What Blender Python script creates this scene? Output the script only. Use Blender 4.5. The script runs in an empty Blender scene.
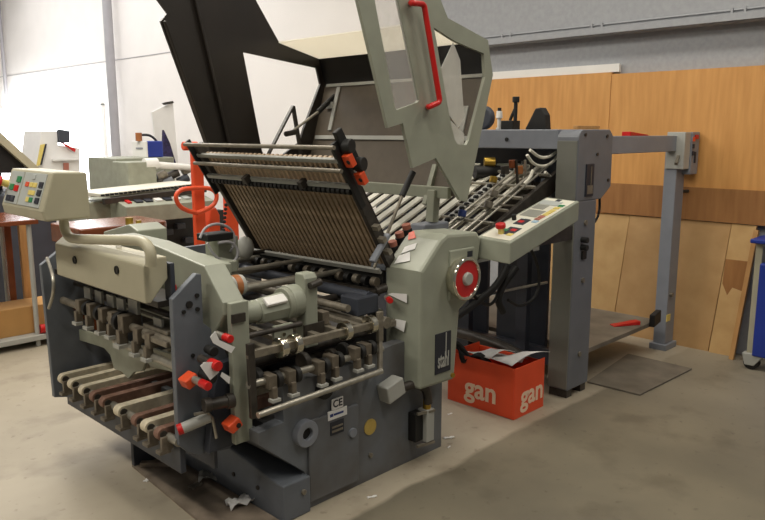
import bpy, bmesh, math, random
from mathutils import Vector, Matrix
from mathutils.geometry import tessellate_polygon
random.seed(4)
C = bpy.context.scene
COL = C.collection
# ------------------------------------------------------------------ camera
FPX, CX, CY, HOR, EYE, VPX = 730., 382.5, 260., 132., 1.6, 1110.
PITCH = math.atan((CY - HOR) / FPX)
AZ = math.atan((VPX - CX) / math.hypot(FPX, CY - HOR))
FW = (math.cos(AZ), math.sin(AZ)); RT = (math.sin(AZ), -math.cos(AZ))
cam = bpy.data.cameras.new('camera'); camo = bpy.data.objects.new('camera', cam); COL.objects.link(camo)
cam.sensor_width = 36; cam.lens = FPX / 765 * 36; cam.clip_start = .05
camo.location = (0, 0, EYE); camo.rotation_euler = (math.pi / 2 - PITCH, 0, AZ - math.pi / 2)
C.camera = camo

def at(x, y, X=None, Y=None, Z=None):
    """point where the sight line of a photo pixel meets a plane of the room"""
    u = (x - CX) / FPX; v = (y - CY) / FPX
    f = math.cos(PITCH) - v * math.sin(PITCH); up = -math.sin(PITCH) - v * math.cos(PITCH)
    r = Vector((FW[0] * f + RT[0] * u, FW[1] * f + RT[1] * u, up))
    t = X / r.x if X is not None else Y / r.y if Y is not None else (Z - EYE) / r.z
    return Vector((0, 0, EYE)) + r * t

# ------------------------------------------------------------------ materials
def lin(c):
    return tuple(((v / 255) / 12.92 if v <= 10 else (((v / 255) + .055) / 1.055) ** 2.4) for v in c) + (1,)
def mat(name, col, rough=.5, metal=0., var=.12, scale=6., bump=0., col2=None, emit=0., detail=5., stretch=None, alpha=1., trans=0., coord='Object'):
    m = bpy.data.materials.new(name); m.use_nodes = True
    nt = m.node_tree; N = nt.nodes; L = nt.links; b = N['Principled BSDF']
    b.inputs['Roughness'].default_value = rough; b.inputs['Metallic'].default_value = metal
    tc = N.new('ShaderNodeTexCoord'); mp = N.new('ShaderNodeMapping'); L.new(tc.outputs[coord], mp.inputs[0])
    if stretch: mp.inputs['Scale'].default_value = stretch
    nz = N.new('ShaderNodeTexNoise'); nz.inputs['Scale'].default_value = scale; nz.inputs['Detail'].default_value = detail
    L.new(mp.outputs[0], nz.inputs['Vector'])
    rp = N.new('ShaderNodeValToRGB'); L.new(nz.outputs['Fac'], rp.inputs[0])
    c = lin(col); d = lin(col2) if col2 else tuple(v * (1 - var * 2) for v in c[:3]) + (1,)
    rp.color_ramp.elements[0].position = .32; rp.color_ramp.elements[1].position = .68
    rp.color_ramp.elements[0].color = d; rp.color_ramp.elements[1].color = c
    L.new(rp.outputs[0], b.inputs['Base Color'])
    if bump:
        bp = N.new('ShaderNodeBump'); bp.inputs['Strength'].default_value = bump; bp.inputs['Distance'].default_value = .01
        L.new(nz.outputs['Fac'], bp.inputs['Height']); L.new(bp.outputs[0], b.inputs['Normal'])
    if emit:
        b.inputs['Emission Color'].default_value = c; b.inputs['Emission Strength'].default_value = emit
    b.inputs['Alpha'].default_value = alpha
    if trans: b.inputs['Transmission Weight'].default_value = trans
    return m
M = dict(
 green=mat('grey_green_enamel', (152, 155, 140), .42, var=.06, scale=9),
 greend=mat('worn_grey_green_enamel', (150, 152, 136), .45, var=.09, scale=12),
 cream=mat('cream_grey_enamel', (178, 172, 148), .42, var=.05, scale=7),
 blue=mat('blue_grey_cast_iron_paint', (104, 109, 117), .5, var=.10, scale=10, bump=.05),
 bluel=mat('light_blue_grey_paint', (134, 138, 147), .45, var=.06, scale=8),
 slate=mat('dark_slate_paint', (62, 66, 76), .5, var=.1),
 pillar_lit=mat('pillar_lit_face', (122, 122, 114), .45, var=.06, scale=8),
 pillar=mat('pillar_grey_paint', (112, 115, 122), .45, var=.06, scale=8),
 black=mat('black_rubber', (24, 23, 22), .6, var=.15),
 dark=mat('oily_dark_steel', (66, 60, 54), .42, .15, var=.25, scale=25),
 brown=mat('brown_oiled_slats', (178, 154, 126), .45, .1, var=.2, scale=30),
 lining=mat('dark_hood_lining', (40, 33, 28), .42, var=.25, scale=4, stretch=(1, 1, .3)),
 liningb=mat('black_hood_lining', (16, 14, 13), .7, var=.2),
 liningg=mat('brown_grey_hood_lining', (92, 82, 70), .55, var=.08, scale=14),
 steel=mat('brushed_steel', (172, 167, 155), .32, .55, var=.12, scale=40),
 chrome=mat('chrome', (225, 220, 205), .15, 1., var=.03),
 oldsteel=mat('worn_grey_steel', (140, 132, 118), .42, .3, var=.18, scale=30),
 gun=mat('gunmetal_bracket', (122, 112, 98), .42, .15, var=.2, scale=30),
 bluebase=mat('oil_stained_blue_grey_paint', (110, 115, 122), .5, col2=(84, 80, 76), scale=3.2, bump=.06, detail=9),
 darkbrown=mat('dark_brown_tone', (160, 112, 64), .6, col2=(142, 96, 52), scale=5, stretch=(1,5,.5), detail=8),
 red=mat('red_plastic', (200, 28, 26), .35, var=.05),
 orange=mat('orange_red_plastic', (226, 82, 40), .4, var=.06),
 truck=mat('orange_red_enamel', (226, 84, 46), .4, var=.05),
 belt=mat('pale_cloth_belt', (222, 210, 184), .7, var=.12, scale=40),
 beltred=mat('red_brown_belt', (138, 104, 88), .7, var=.15, scale=40),
 tape=mat('off_white_tape', (224, 220, 205), .55, var=.06),
 paper=mat('white_paper', (232, 230, 228), .7, var=.03),
 brass=mat('brass', (196, 160, 70), .3, .8, var=.1),
 ply=mat('orange_plywood', (212, 156, 90), .55, col2=(196, 140, 76), scale=5, stretch=(1, 5, .5), detail=8),
 mdf=mat('pale_particle_board', (206, 170, 118), .75, col2=(192, 154, 102), scale=7),
 mdfd=mat('tan_chipboard', (194, 156, 108), .75, col2=(180, 142, 94), scale=6),
 carton=mat('orange_printed_cardboard', (236, 84, 44), .6, var=.05),
 card=mat('brown_cardboard', (188, 142, 84), .8, var=.06),
 wood=mat('brown_wood', (128, 70, 42), .2, col2=(100, 54, 32), scale=6, stretch=(1, 8, 1)),
 woodl=mat('light_wood', (196, 150, 96), .5, col2=(178, 130, 78), scale=6, stretch=(8, 1, 1)),
 bluep=mat('bright_blue_paint', (36, 58, 150), .4, var=.06),
 white=mat('white_enamel', (232, 230, 226), .45, var=.03),
 wallw=mat('white_painted_block', (240, 236, 232), .8, var=.02, scale=3, bump=.03),
 wallg=mat('grey_painted_block', (162, 164, 168), .85, col2=(153, 155, 160), scale=30, bump=.05),
 pipe=mat('grey_pipe_paint', (170, 168, 172), .45, var=.05),
 key=mat('dark_key', (40, 42, 52), .5, var=.05), yellow=mat('yellow_key', (222, 200, 112), .5, var=.04),
 greenk=mat('green_key', (44, 130, 80), .5, var=.04), cplate=mat('cream_desk_plate', (222, 218, 202), .5, var=.03), greyd=mat('grey_display', (150, 150, 140), .4, var=.06),
 greykey=mat('grey_membrane', (176, 180, 176), .5, var=.03),
 bluekey=mat('pale_blue_key', (160, 186, 206), .5, var=.03),
 pit=mat('rusty_dark_steel_plate', (128, 120, 108), .6, .1, col2=(98, 92, 82), scale=5, bump=.1),
 plate=mat('dirty_brown_plate', (148, 134, 118), .7, col2=(104, 92, 80), scale=7, bump=.15),
 cloth=mat('purple_black_cloth', (56, 48, 92), .9, col2=(32, 26, 48), scale=30),
 copper=mat('copper_tape_roll', (176, 112, 66), .4, .2, var=.1),
 skyglass=mat('daylight_window', (248, 250, 255), .5, var=0, emit=1.6),
 letter=mat('pale_peach_ink', (244, 214, 186), .6, var=.02),
 lite=mat('light_grey_case', (172, 172, 166), .5, var=.05),
 pinkcap=mat('pink_brown_cap', (176, 110, 92), .5, var=.1),
 sticker=mat('yellow_sticker', (206, 176, 92), .6, var=.12, scale=20),
 blueink=mat('dark_blue_ink', (40, 60, 120), .5, var=.02))
def glassy(name, col, fac):
    m = bpy.data.materials.new(name); m.use_nodes = True; nt = m.node_tree; N = nt.nodes; L = nt.links
    b = N['Principled BSDF']; b.inputs['Base Color'].default_value = lin(col); b.inputs['Roughness'].default_value = .35
    t = N.new('ShaderNodeBsdfTransparent'); mx = N.new('ShaderNodeMixShader')
    tc = N.new('ShaderNodeTexCoord'); nz = N.new('ShaderNodeTexNoise'); nz.inputs['Scale'].default_value = 14; L.new(tc.outputs['Object'], nz.inputs['Vector'])
    mr = N.new('ShaderNodeMapRange'); mr.inputs[3].default_value = fac * .8; mr.inputs[4].default_value = fac * 1.2; L.new(nz.outputs['Fac'], mr.inputs[0])
    L.new(mr.outputs[0], mx.inputs[0]); L.new(t.outputs[0], mx.inputs[1]); L.new(b.outputs[0], mx.inputs[2])
    L.new(mx.outputs[0], N['Material Output'].inputs[0]); return m
M['pane'] = glassy('scratched_clear_plastic', (215, 212, 208), .30)
M['paneclear'] = glassy('clear_plastic', (200, 200, 205), .012)
M['film'] = glassy('milky_plastic_film', (222, 220, 212), .55)
# polycarbonate roof of the hood: light comes through it
def translucent(name, col):
    m = bpy.data.materials.new(name); m.use_nodes = True; nt = m.node_tree; N = nt.nodes; L = nt.links
    a = N.new('ShaderNodeBsdfTranslucent'); a.inputs[0].default_value = lin(col)
    d = N.new('ShaderNodeBsdfDiffuse'); d.inputs[0].default_value = lin(col)
    tc = N.new('ShaderNodeTexCoord'); nz = N.new('ShaderNodeTexNoise'); nz.inputs['Scale'].default_value = 5; L.new(tc.outputs['Object'], nz.inputs['Vector'])
    mr = N.new('ShaderNodeMapRange'); mr.inputs[3].default_value = .6; mr.inputs[4].default_value = .7; L.new(nz.outputs['Fac'], mr.inputs[0])
    mx = N.new('ShaderNodeMixShader'); L.new(mr.outputs[0], mx.inputs[0]); L.new(d.outputs[0], mx.inputs[1]); L.new(a.outputs[0], mx.inputs[2])
    L.new(mx.outputs[0], N['Material Output'].inputs[0]); return m
M['roof'] = translucent('cream_translucent_plastic', (250, 246, 236))
def floor_mat():
    m = bpy.data.materials.new('worn_concrete_floor'); m.use_nodes = True; nt = m.node_tree; N = nt.nodes; L = nt.links; b = N['Principled BSDF']
    b.inputs['Roughness'].default_value = .55
    tc = N.new('ShaderNodeNewGeometry')
    def noise(s, d=6):
        n = N.new('ShaderNodeTexNoise'); n.inputs['Scale'].default_value = s; n.inputs['Detail'].default_value = d; L.new(tc.outputs['Position'], n.inputs['Vector']); return n
    def ramp(src, p0, c0, p1, c1):
        r = N.new('ShaderNodeValToRGB'); L.new(src, r.inputs[0]); e = r.color_ramp.elements
        e[0].position = p0; e[0].color = c0; e[1].position = p1; e[1].color = c1; return r
    bare = ramp(noise(1.6).outputs['Fac'], .3, lin((152, 142, 124)), .7, lin((172, 162, 144)))
    paint = ramp(noise(1.1, 8).outputs['Fac'], .35, lin((104, 98, 84)), .7, lin((130, 122, 103)))
    # old grey aisle paint in front of the machines, worn off beside them
    sep = N.new('ShaderNodeSeparateXYZ'); L.new(tc.outputs['Position'], sep.inputs[0])
    nb = noise(1.8, 4)
    def math_(op, a, bb):
        n = N.new('ShaderNodeMath'); n.operation = op
        for i, v in enumerate((a, bb)):
            if isinstance(v, (int, float)): n.inputs[i].default_value = v
            else: L.new(v, n.inputs[i])
        return n.outputs[0]
    yy = math_('ADD', sep.outputs['Y'], math_('MULTIPLY', math_('SUBTRACT', nb.outputs['Fac'], .5), .16))
    edge = N.new('ShaderNodeMapRange'); L.new(yy, edge.inputs[0]); edge.inputs[1].default_value = 2.07; edge.inputs[2].default_value = 2.10; edge.inputs[3].default_value = 1; edge.inputs[4].default_value = 0
    xm = N.new('ShaderNodeMapRange'); L.new(sep.outputs['X'], xm.inputs[0]); xm.inputs[1].default_value = 5.1; xm.inputs[2].default_value = 3.4; xm.inputs[3].default_value = .45; xm.inputs[4].default_value = 1
    mx = N.new('ShaderNodeMix'); mx.data_type = 'RGBA'
    L.new(math_('MULTIPLY', edge.outputs[0], xm.outputs[0]), mx.inputs[0]); L.new(bare.outputs[0], mx.inputs[6]); L.new(paint.outputs[0], mx.inputs[7])
    # stains
    st = ramp(noise(3.3, 9).outputs['Fac'], .30, (.45, .42, .4, 1), .46, (1, 1, 1, 1))
    sp = ramp(noise(22, 3).outputs['Fac'], .27, (.5, .47, .45, 1), .36, (1, 1, 1, 1))
    m1 = N.new('ShaderNodeMix'); m1.data_type = 'RGBA'; m1.blend_type = 'MULTIPLY'; m1.inputs[0].default_value = .5
    L.new(mx.outputs[2], m1.inputs[6]); L.new(st.outputs[0], m1.inputs[7])
    m2 = N.new('ShaderNodeMix'); m2.data_type = 'RGBA'; m2.blend_type = 'MULTIPLY'; m2.inputs[0].default_value = .5
    L.new(m1.outputs[2], m2.inputs[6]); L.new(sp.outputs[0], m2.inputs[7])
    L.new(m2.outputs[2], b.inputs['Base Color']); return m
M['floor'] = floor_mat()

# ------------------------------------------------------------------ mesh builder
class MB:
    def __init__(s): s.v = []; s.f = []; s.sm = []; s.mi = []; s.m = 0
    def add(s, vs, fs, smooth=False):
        o = len(s.v); s.v += [Vector(p) for p in vs]
        for f in fs: s.f.append(tuple(i + o for i in f)); s.sm.append(smooth); s.mi.append(s.m)
        return s
    def box(s, x0, x1, y0, y1, z0, z1):
        return s.add([(x0,y0,z0),(x1,y0,z0),(x1,y1,z0),(x0,y1,z0),(x0,y0,z1),(x1,y0,z1),(x1,y1,z1),(x0,y1,z1)],
                     [(0,3,2,1),(4,5,6,7),(0,1,5,4),(1,2,6,5),(2,3,7,6),(3,0,4,7)])
    def cbox(s, c, sx, sy, sz): return s.box(c[0]-sx/2, c[0]+sx/2, c[1]-sy/2, c[1]+sy/2, c[2]-sz/2, c[2]+sz/2)
    def obox(s, c, ax, ay, az, hx, hy, hz):
        c = Vector(c); ax = Vector(ax).normalized()*hx; ay = Vector(ay).normalized()*hy; az = Vector(az).normalized()*hz
        vs = [c + ax*i + ay*j + az*k for k in (-1,1) for (i,j) in ((-1,-1),(1,-1),(1,1),(-1,1))]
        return s.add(vs, [(0,3,2,1),(4,5,6,7),(0,1,5,4),(1,2,6,5),(2,3,7,6),(3,0,4,7)])
    def bar(s, p0, p1, w, h, up=(0,0,1)):
        p0 = Vector(p0); p1 = Vector(p1); a = p1-p0; l = a.length; a.normalize(); u = Vector(up)
        b = a.cross(u); b.normalize(); u = b.cross(a)
        return s.obox((p0+p1)/2, a, b, u, l/2, w/2, h/2)
    def cyl(s, p0, p1, r0, r1=None, n=16, caps=True):
        p0 = Vector(p0); p1 = Vector(p1); r1 = r0 if r1 is None else r1
        a = (p1-p0).normalized(); t = Vector((0,0,1)) if abs(a.z) < .9 else Vector((1,0,0)); b = a.cross(t).normalized(); c = a.cross(b)
        vs = []
        for p, r in ((p0,r0),(p1,r1)):
            for i in range(n):
                g = 2*math.pi*i/n; vs.append(p + (b*math.cos(g)+c*math.sin(g))*r)
        s.add(vs, [(i,(i+1)%n,n+(i+1)%n,n+i) for i in range(n)], True)
        if caps:
            s.add(vs[:n], [tuple(range(n))[::-1]]); s.add(vs[n:], [tuple(range(n))])
        return s
    def ring(s, p0, p1, r, ri, n=24):
        p0 = Vector(p0); p1 = Vector(p1); a = (p1-p0).normalized(); t = Vector((0,0,1)) if abs(a.z) < .9 else Vector((1,0,0)); b = a.cross(t).normalized(); c = a.cross(b)
        vs = []
        for p, q in ((p0,ri),(p0,r),(p1,r),(p1,ri)):
            for i in range(n): g = 2*math.pi*i/n; vs.append(p + (b*math.cos(g)+c*math.sin(g))*q)
        for k in range(4):
            o, q = k*n, ((k+1)%4)*n
            s.add([vs[o+i] for i in range(n)]+[vs[q+i] for i in range(n)], [(i,(i+1)%n,n+(i+1)%n,n+i) for i in range(n)], k in (1,3))
        return s
    def tube(s, pts, r, n=10, sub=1):
        pts = [Vector(p) for p in pts]
        for _ in range(sub):
            q = [pts[0]]
            for a, b in zip(pts, pts[1:]): q += [a*.75+b*.25, a*.25+b*.75]
            pts = q + [pts[-1]]
        vs = []; nrm = None
        for i, p in enumerate(pts):
            d = (pts[min(i+1,len(pts)-1)] - pts[max(i-1,0)]).normalized()
            if nrm is None: nrm = d.cross(Vector((0,0,1)) if abs(d.z) < .9 else Vector((1,0,0))).normalized()
            nrm = (nrm - d*nrm.dot(d)).normalized(); c = d.cross(nrm)
            for k in range(n): g = 2*math.pi*k/n; vs.append(p + (nrm*math.cos(g)+c*math.sin(g))*r)
        m = len(pts)
        s.add(vs, [(i*n+k, i*n+(k+1)%n, (i+1)*n+(k+1)%n, (i+1)*n+k) for i in range(m-1) for k in range(n)], True)
        s.add(vs[:n], [tuple(range(n))[::-1]]); s.add(vs[-n:], [tuple(range(n))]); return s
    def prism(s, poly, axis, a, b, holes=()):
        """poly in the two remaining axes (in order x,y,z), extruded along axis from a to b"""
        def P(q, t): return {'x': (t,q[0],q[1]), 'y': (q[0],t,q[1]), 'z': (q[0],q[1],t)}[axis]
        loops = [list(poly)] + [list(h) for h in holes]; flat = [q for l in loops for q in l]; n = len(flat)
        tris = tessellate_polygon([[Vector((q[0],q[1],0)) for q in l] for l in loops])
        if not holes: fs = [tuple(range(n))[::-1], tuple(range(n, 2*n))]
        else: fs = [tuple(t) for t in tris] + [tuple(i+n for i in t)[::-1] for t in tris]
        o = 0
        for l in loops:
            k = len(l); fs += [(o+i, o+(i+1)%k, n+o+(i+1)%k, n+o+i) for i in range(k)]; o += k
        return s.add([P(q,a) for q in flat]+[P(q,b) for q in flat], fs)
    def slab(s, pts, t):
        """flat quad / polygon of 3D points thickened by t along its normal"""
        pts = [Vector(p) for p in pts]; n = len(pts); nr = (pts[1]-pts[0]).cross(pts[2]-pts[1]).normalized()*t
        return s.add(pts+[p+nr for p in pts], [tuple(range(n))[::-1], tuple(range(n,2*n))]+[(i,(i+1)%n,n+(i+1)%n,n+i) for i in range(n)])
    def ball(s, c, r, n=12, sz=1.):
        vs = []; fs = []; h = n//2; c = Vector(c)
        for i in range(h+1):
            t = math.pi*i/h
            for k in range(n): g = 2*math.pi*k/n; vs.append(c+Vector((math.sin(t)*math.cos(g)*r, math.sin(t)*math.sin(g)*r, math.cos(t)*r*sz)))
        for i in range(h):
            for k in range(n): fs.append((i*n+k,(i+1)*n+k,(i+1)*n+(k+1)%n,i*n+(k+1)%n))
        return s.add(vs, fs, True)
    def grid(s, nu, nv, fn, t=0.):
        vs = [fn(i/nu, j/nv) for j in range(nv+1) for i in range(nu+1)]
        return s.add(vs, [(j*(nu+1)+i, j*(nu+1)+i+1, (j+1)*(nu+1)+i+1, (j+1)*(nu+1)+i) for j in range(nv) for i in range(nu)], True)
    def build(s, name, material, parent=None, bevel=0., label=None, thick=0., fix=True):
        me = bpy.data.meshes.new(name)
        lo = Vector([min(v[i] for v in s.v) for i in range(3)]); hi = Vector([max(v[i] for v in s.v) for i in range(3)])
        org = Vector(((lo.x+hi.x)/2, (lo.y+hi.y)/2, lo.z))
        me.from_pydata([v-org for v in s.v], [], s.f); me.update()
        for p, q, k in zip(me.polygons, s.sm, s.mi): p.use_smooth = q; p.material_index = k
        if fix:
            bm = bmesh.new(); bm.from_mesh(me); bmesh.ops.remove_doubles(bm, verts=bm.verts, dist=1e-5); bmesh.ops.recalc_face_normals(bm, faces=bm.faces); bm.to_mesh(me); bm.free()
            sharp_edges(me)
        for x in (material if isinstance(material, (list, tuple)) else [material]): me.materials.append(M[x])
        o = bpy.data.objects.new(name, me); COL.objects.link(o)
        o['org'] = list(org)
        o.location = org - (Vector(parent['org']) if parent else Vector())
        if parent: o.parent = parent
        if thick:
            md = o.modifiers.new('thickness', 'SOLIDIFY'); md.thickness = thick
        if bevel:
            md = o.modifiers.new('bevel', 'BEVEL'); md.width = bevel; md.segments = 2; md.limit_method = 'ANGLE'; md.angle_limit = math.radians(50)
        if label: o['label'] = label
        return o
def sharp_edges(me):
    bm = bmesh.new(); bm.from_mesh(me)
    for e in bm.edges:
        if len(e.link_faces) == 2 and e.calc_face_angle(0) > math.radians(42): e.smooth = False
    bm.to_mesh(me); bm.free()
def tag(o, label, cat, group=None, kind=None):
    o['label'] = label; o['category'] = cat
    if group: o['group'] = group
    if kind: o['kind'] = kind
    return o
def thing(name, loc, label, cat, group=None):
    o = bpy.data.objects.new(name, None); COL.objects.link(o); o.location = loc; o['org'] = list(loc); o.empty_display_size = .1
    return tag(o, label, cat, group)
def struct(o, label=None):
    o['kind'] = 'structure'; 
    if label: o['label'] = label
    return o
def lettering(name, txt, size, origin, ex, ey, material, parent, depth=.001):
    cu = bpy.data.curves.new(name, 'FONT'); cu.body = txt; cu.size = size; cu.extrude = depth; cu.offset = size*.022; cu.align_x = 'CENTER'; cu.align_y = 'CENTER'
    to = bpy.data.objects.new(name, cu); COL.objects.link(to)
    me = bpy.data.meshes.new_from_object(to.evaluated_get(bpy.context.evaluated_depsgraph_get()))
    bpy.data.objects.remove(to)
    ex = Vector(ex).normalized(); ey = Vector(ey).normalized(); ez = ex.cross(ey); origin = Vector(origin)
    mx = Matrix((ex, ey, ez)).transposed().to_4x4(); me.transform(mx); me.materials.clear(); me.materials.append(M[material])
    o = bpy.data.objects.new(name, me); COL.objects.link(o); o['org'] = list(origin); o.location = origin - Vector(parent['org']); o.parent = parent
    return o
def xz(v): return (v.x, v.z)

# ================================================================== SETTING
struct(MB().box(-3, 5.7, -3, 18, -.1, 0).build('floor', 'floor'), 'worn concrete floor')
wb = MB(); wb.box(5.5, 5.7, -3, 4.85, 0, 4.6); wb.m = 1; wb.box(5.5, 5.7, 4.85, 18, 0, 4.6)
struct(wb.build('wall_back', ['wallg', 'wallw']), 'painted wall, grey at the right and white at the left')
struct(MB().box(-3, 5.5, 17.5, 17.7, 0, 4.6).build('wall_left', 'wallw'))
tr = MB(); tr.box(5.40, 5.5, -3, 4.85, 2.345, 4.6); struct(tr.build('trim_1', 'wallg'), 'projecting upper band of the grey wall')
tr = MB(); tr.box(5.375, 5.40, -3, 4.85, 2.35, 2.40)
tr.cyl((5.394, -3, 2.42), (5.394, 4.85, 2.42), .006, n=10)
for y in (1.0, 1.9, 2.95, 3.8, 4.6): tr.box(5.38, 5.40, y-.05, y-.035, 2.40, 2.435); tr.box(5.38, 5.40, y+.035, y+.05, 2.40, 2.435)
struct(tr.build('trim_2', 'wallg'), 'ledge strip with a conduit along the wall')
tr = MB(); tr.box(5.494, 5.5, 7.6, 17.4, 2.705, 2.715); struct(tr.build('trim_3', 'pipe'), 'joint line across the white wall')
w = MB(); w.box(5.485, 5.50, 11.85, 17.0, .60, 2.03)
win = w.build('window_1', 'skyglass'); struct(win, 'bright window in the white wall')
w = MB()
for z in (.57, 2.03): w.box(5.44, 5.5, 11.75, 17.1, z, z+.05)
for y in (11.75, 14.4, 17.05): w.box(5.44, 5.5, y, y+.06, .6, 2.05)
w.build('window_frame', 'white', win)
struct(MB().cyl((5.36, 11.15, 0), (5.36, 11.15, 4.6), .07, n=20).build('trim_4', 'pipe'), 'vertical grey pipe at the white wall')
struct(MB().cyl((5.42, 15.9, 0), (5.42, 15.9, 4.6), .035, n=12).build('trim_5', 'pipe'), 'thin vertical pipe at the far left')

# plywood fixed to the wall
seam = 2.834
tag(MB().box(5.44, 5.495, 1.0, seam-.003, .96, 2.045).build('plywood_sheet', 'ply'), 'orange plywood sheet on the wall right of the seam, behind the arm', 'plywood', 'plywood sheets on the wall')
tag(MB().box(5.443, 5.495, seam+.003, 4.9, .95, 2.06).build('plywood_sheet', 'ply'), 'orange plywood sheet on the wall left of the seam, behind the feeder head', 'plywood', 'plywood sheets on the wall')
tag(MB().box(5.432, 5.439, 1.2, 2.98, .96, 1.20).build('brown_strip', 'darkbrown'), 'darker brown strip along the bottom of the orange plywood, behind the arm post', 'plywood')  # thin slab that makes the lower plywood darker brown
tag(MB().box(5.455, 5.485, 2.78, 4.4, 2.062, 2.125).build('white_board', 'white'), 'long white board peeping out above the left plywood sheet', 'board')
# leaning boards
def lean(y0t, y1t, y0b, y1b, ztop, xb, xt, mt, th=.02):
    b = MB(); b.slab([(xb, y0b, 0), (xb, y1b, 0), (xt, y1t, ztop), (xt, y0t, ztop)], th)
    return b
for nm, mt, a, lb in (
  ('particle_board', 'mdf', (2.62, 3.5, 2.70, 3.6, .955, 5.41, 5.45), 'pale particle board leaning on the wall behind the pile table, left of the arm post'),
  ('particle_board', 'mdfd', (1.85, 2.615, 1.93, 2.69, .955, 5.405, 5.445), 'wide tan particle board leaning on the wall right behind the arm post'),
  ('particle_board', 'mdf', (1.68, 1.845, 1.76, 1.92, .955, 5.395, 5.44), 'narrow stained particle board leaning on the wall by the blue trolley')):
    o = tag(lean(*a, mt).build(nm, mt), lb, 'board', 'boards leaning on the wall')
    if 'stained' in lb:
        p = [Vector((5.352, y, z)) for y, z in ((1.70, .70), (1.865, .70), (1.87, .52), (1.83, .44), (1.80, .50), (1.715, .48))]
        p = [Vector((5.395 + .045*q.z/.955 - .001, q.y, q.z)) for q in p]
        MB().slab(p, -.0015).build('stain', 'darkbrown', o, label='dark brown stain')
tag(MB().bar((5.33, 1.735, .0), (5.40, 1.665, .93), .03, .035, up=(1,0,0)).build('wood_slat', 'woodl'), 'thin light wooden slat leaning beside the stained board', 'wooden slat')

# ================================================================== FOLDING MACHINE
FM = thing('folding_machine', (2.2, 2.7, 0), 'big grey-green paper folding machine with its hood raised, red handwheel at the side', 'folding machine')
YB = 2.27
# base casting
b = MB(); b.prism([(1.84,0),(2.745,0),(2.745,.62),(2.38,.62),(2.2,.60),(2.0,.585),(1.735,.585),(1.735,.43),(1.61,.42),(1.61,.37),(1.84,.175)], 'y', YB, YB+.06)
b.prism([(1.61,.37),(1.61,.42),(1.64,.42),(1.87,.20),(1.84,.175)], 'y', YB+.06, 3.19)
b.box(1.80, 2.745, 3.13, 3.19, 0, .585); b.box(2.685, 2.745, YB+.06, 3.13, 0, .6); b.box(1.80, 2.685, YB+.06, 3.13, .30, .34)
base = b.build('base', 'bluebase', FM, .006)
b = MB(); b.prism([(2.245,0),(3.19,0),(3.19,.27),(2.72,.225),(2.29,.165),(2.245,.165)], 'x', 1.705, 1.85)
b.build('plinth', 'blue', base, .006)
b = MB(); b.box(1.856, 2.146, YB-.014, YB+.002, .03, .40); b.build('access_panel', 'bluebase', base, .005)
b = MB(); b.ring((1.835, YB-.034, .357), (1.835, YB+.01, .357), .058, .026, 28); b.build('bearing_boss', 'bluel', base, .004)
b = MB(); b.cyl((1.835, YB-.016, .357), (1.835, YB+.01, .357), .027); b.build('bearing_hole', 'black', base)
for n,(x,z) in enumerate(((2.105,.277),(2.23,.123),(1.81,.105))):
    yy = YB-.014 if n == 0 else YB if n == 1 else 2.245
    b = MB(); r = .022 if n == 0 else .012
    b.cyl((x, yy-.010, z), (x, yy+.004, z), r, n=16); b.build('bolt', 'bluel' if n == 0 else 'oldsteel', base, .002)
for y, z in ((2.95,.12),(2.6,.1),(2.42,.1)):
    MB().cyl((1.699, y, z), (1.71, y, z), .010, n=10).build('bolt', 'dark', base)
ceo = MB().box(1.985, 2.05, YB-.0165, YB-.012, .415, .462).build('safety_mark_sticker', 'paper', base)
for c in (2.005, 2.032):
    pass
lettering('ce_lettering', 'CE', .046, (2.0175, YB-.0172, .4385), (1,0,0), (0,0,1), 'key', base, .0006)
MB().box(1.962, 2.072, YB-.017, YB-.012, .372, .412).build('name_plate', 'paper', base)
b = MB(); b.box(1.972, 1.990, YB-.0185, YB-.0165, .386, .399); b.box(1.994, 2.05, YB-.0185, YB-.0165, .388, .397); b.build('plate_print', 'blueink', base)
rp = MB().box(1.975, 2.052, YB-.0175, YB-.012, .300, .360).build('rating_plate', 'key', base)
b = MB(); b.box(1.982, 2.045, YB-.0195, YB-.017, .312, .322); b.box(1.982, 2.045, YB-.0195, YB-.017, .332, .340); b.build('plate_print', 'oldsteel', base)
b = MB(); b.cyl((2.23, YB-.004, .262), (2.23, YB+.001, .262), .038, n=28); b.build('round_sticker', 'sticker', base)
# switch box + connector + conduit
b = MB(); q = [Vector((0,0,0))]
b.obox((2.335, YB-.035, .425), (1,0,.26), (0,1,0), (-.26,0,1), .056, .035, .042); b.build('switch_box', 'lite', FM, .006)
b = MB(); b.tube([(2.40, YB-.03, .41), (2.48, YB-.05, .42), (2.555, YB-.06, .38), (2.57, YB-.06, .30)], .022, 10, 2); b.build('conduit', 'dark', FM)
pl = MB().box(2.545, 2.60, YB-.075, YB-.015, .105, .27).build('plug_connector', 'lite', FM, .004)
MB().cyl((2.572, YB-.05, .27), (2.572, YB-.05, .315), .02).build('cable_gland', 'brass', pl)
b = MB(); b.box(2.49, 2.545, YB-.05, YB, .115, .26); b.build('socket', 'black', pl, .003)
b = MB()
for z in (.10, .265): b.bar((2.49, YB-.06, z), (2.60, YB-.075, z-.005), .012, .012)
b.build('lever_clip', 'oldsteel', pl)
# dirty floor tray in front of the base, far leg
b = MB(); b.prism([(1.515,3.19),(1.70,3.19),(1.70,2.27),(1.72,2.2),(1.44,2.2)], 'z', 0, .012); b.build('drip_tray', 'plate', FM)
b = MB(); b.box(1.515, 1.70, 3.165, 3.19, .012, .30); b.box(1.515, 1.53, 2.45, 3.165, .24, .32); b.build('far_leg', 'slate', FM)
MB().bar((1.535, 3.14, .024), (1.69, 3.0, .024), .03, .022).build('tray_bar', 'plate', FM)
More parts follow.
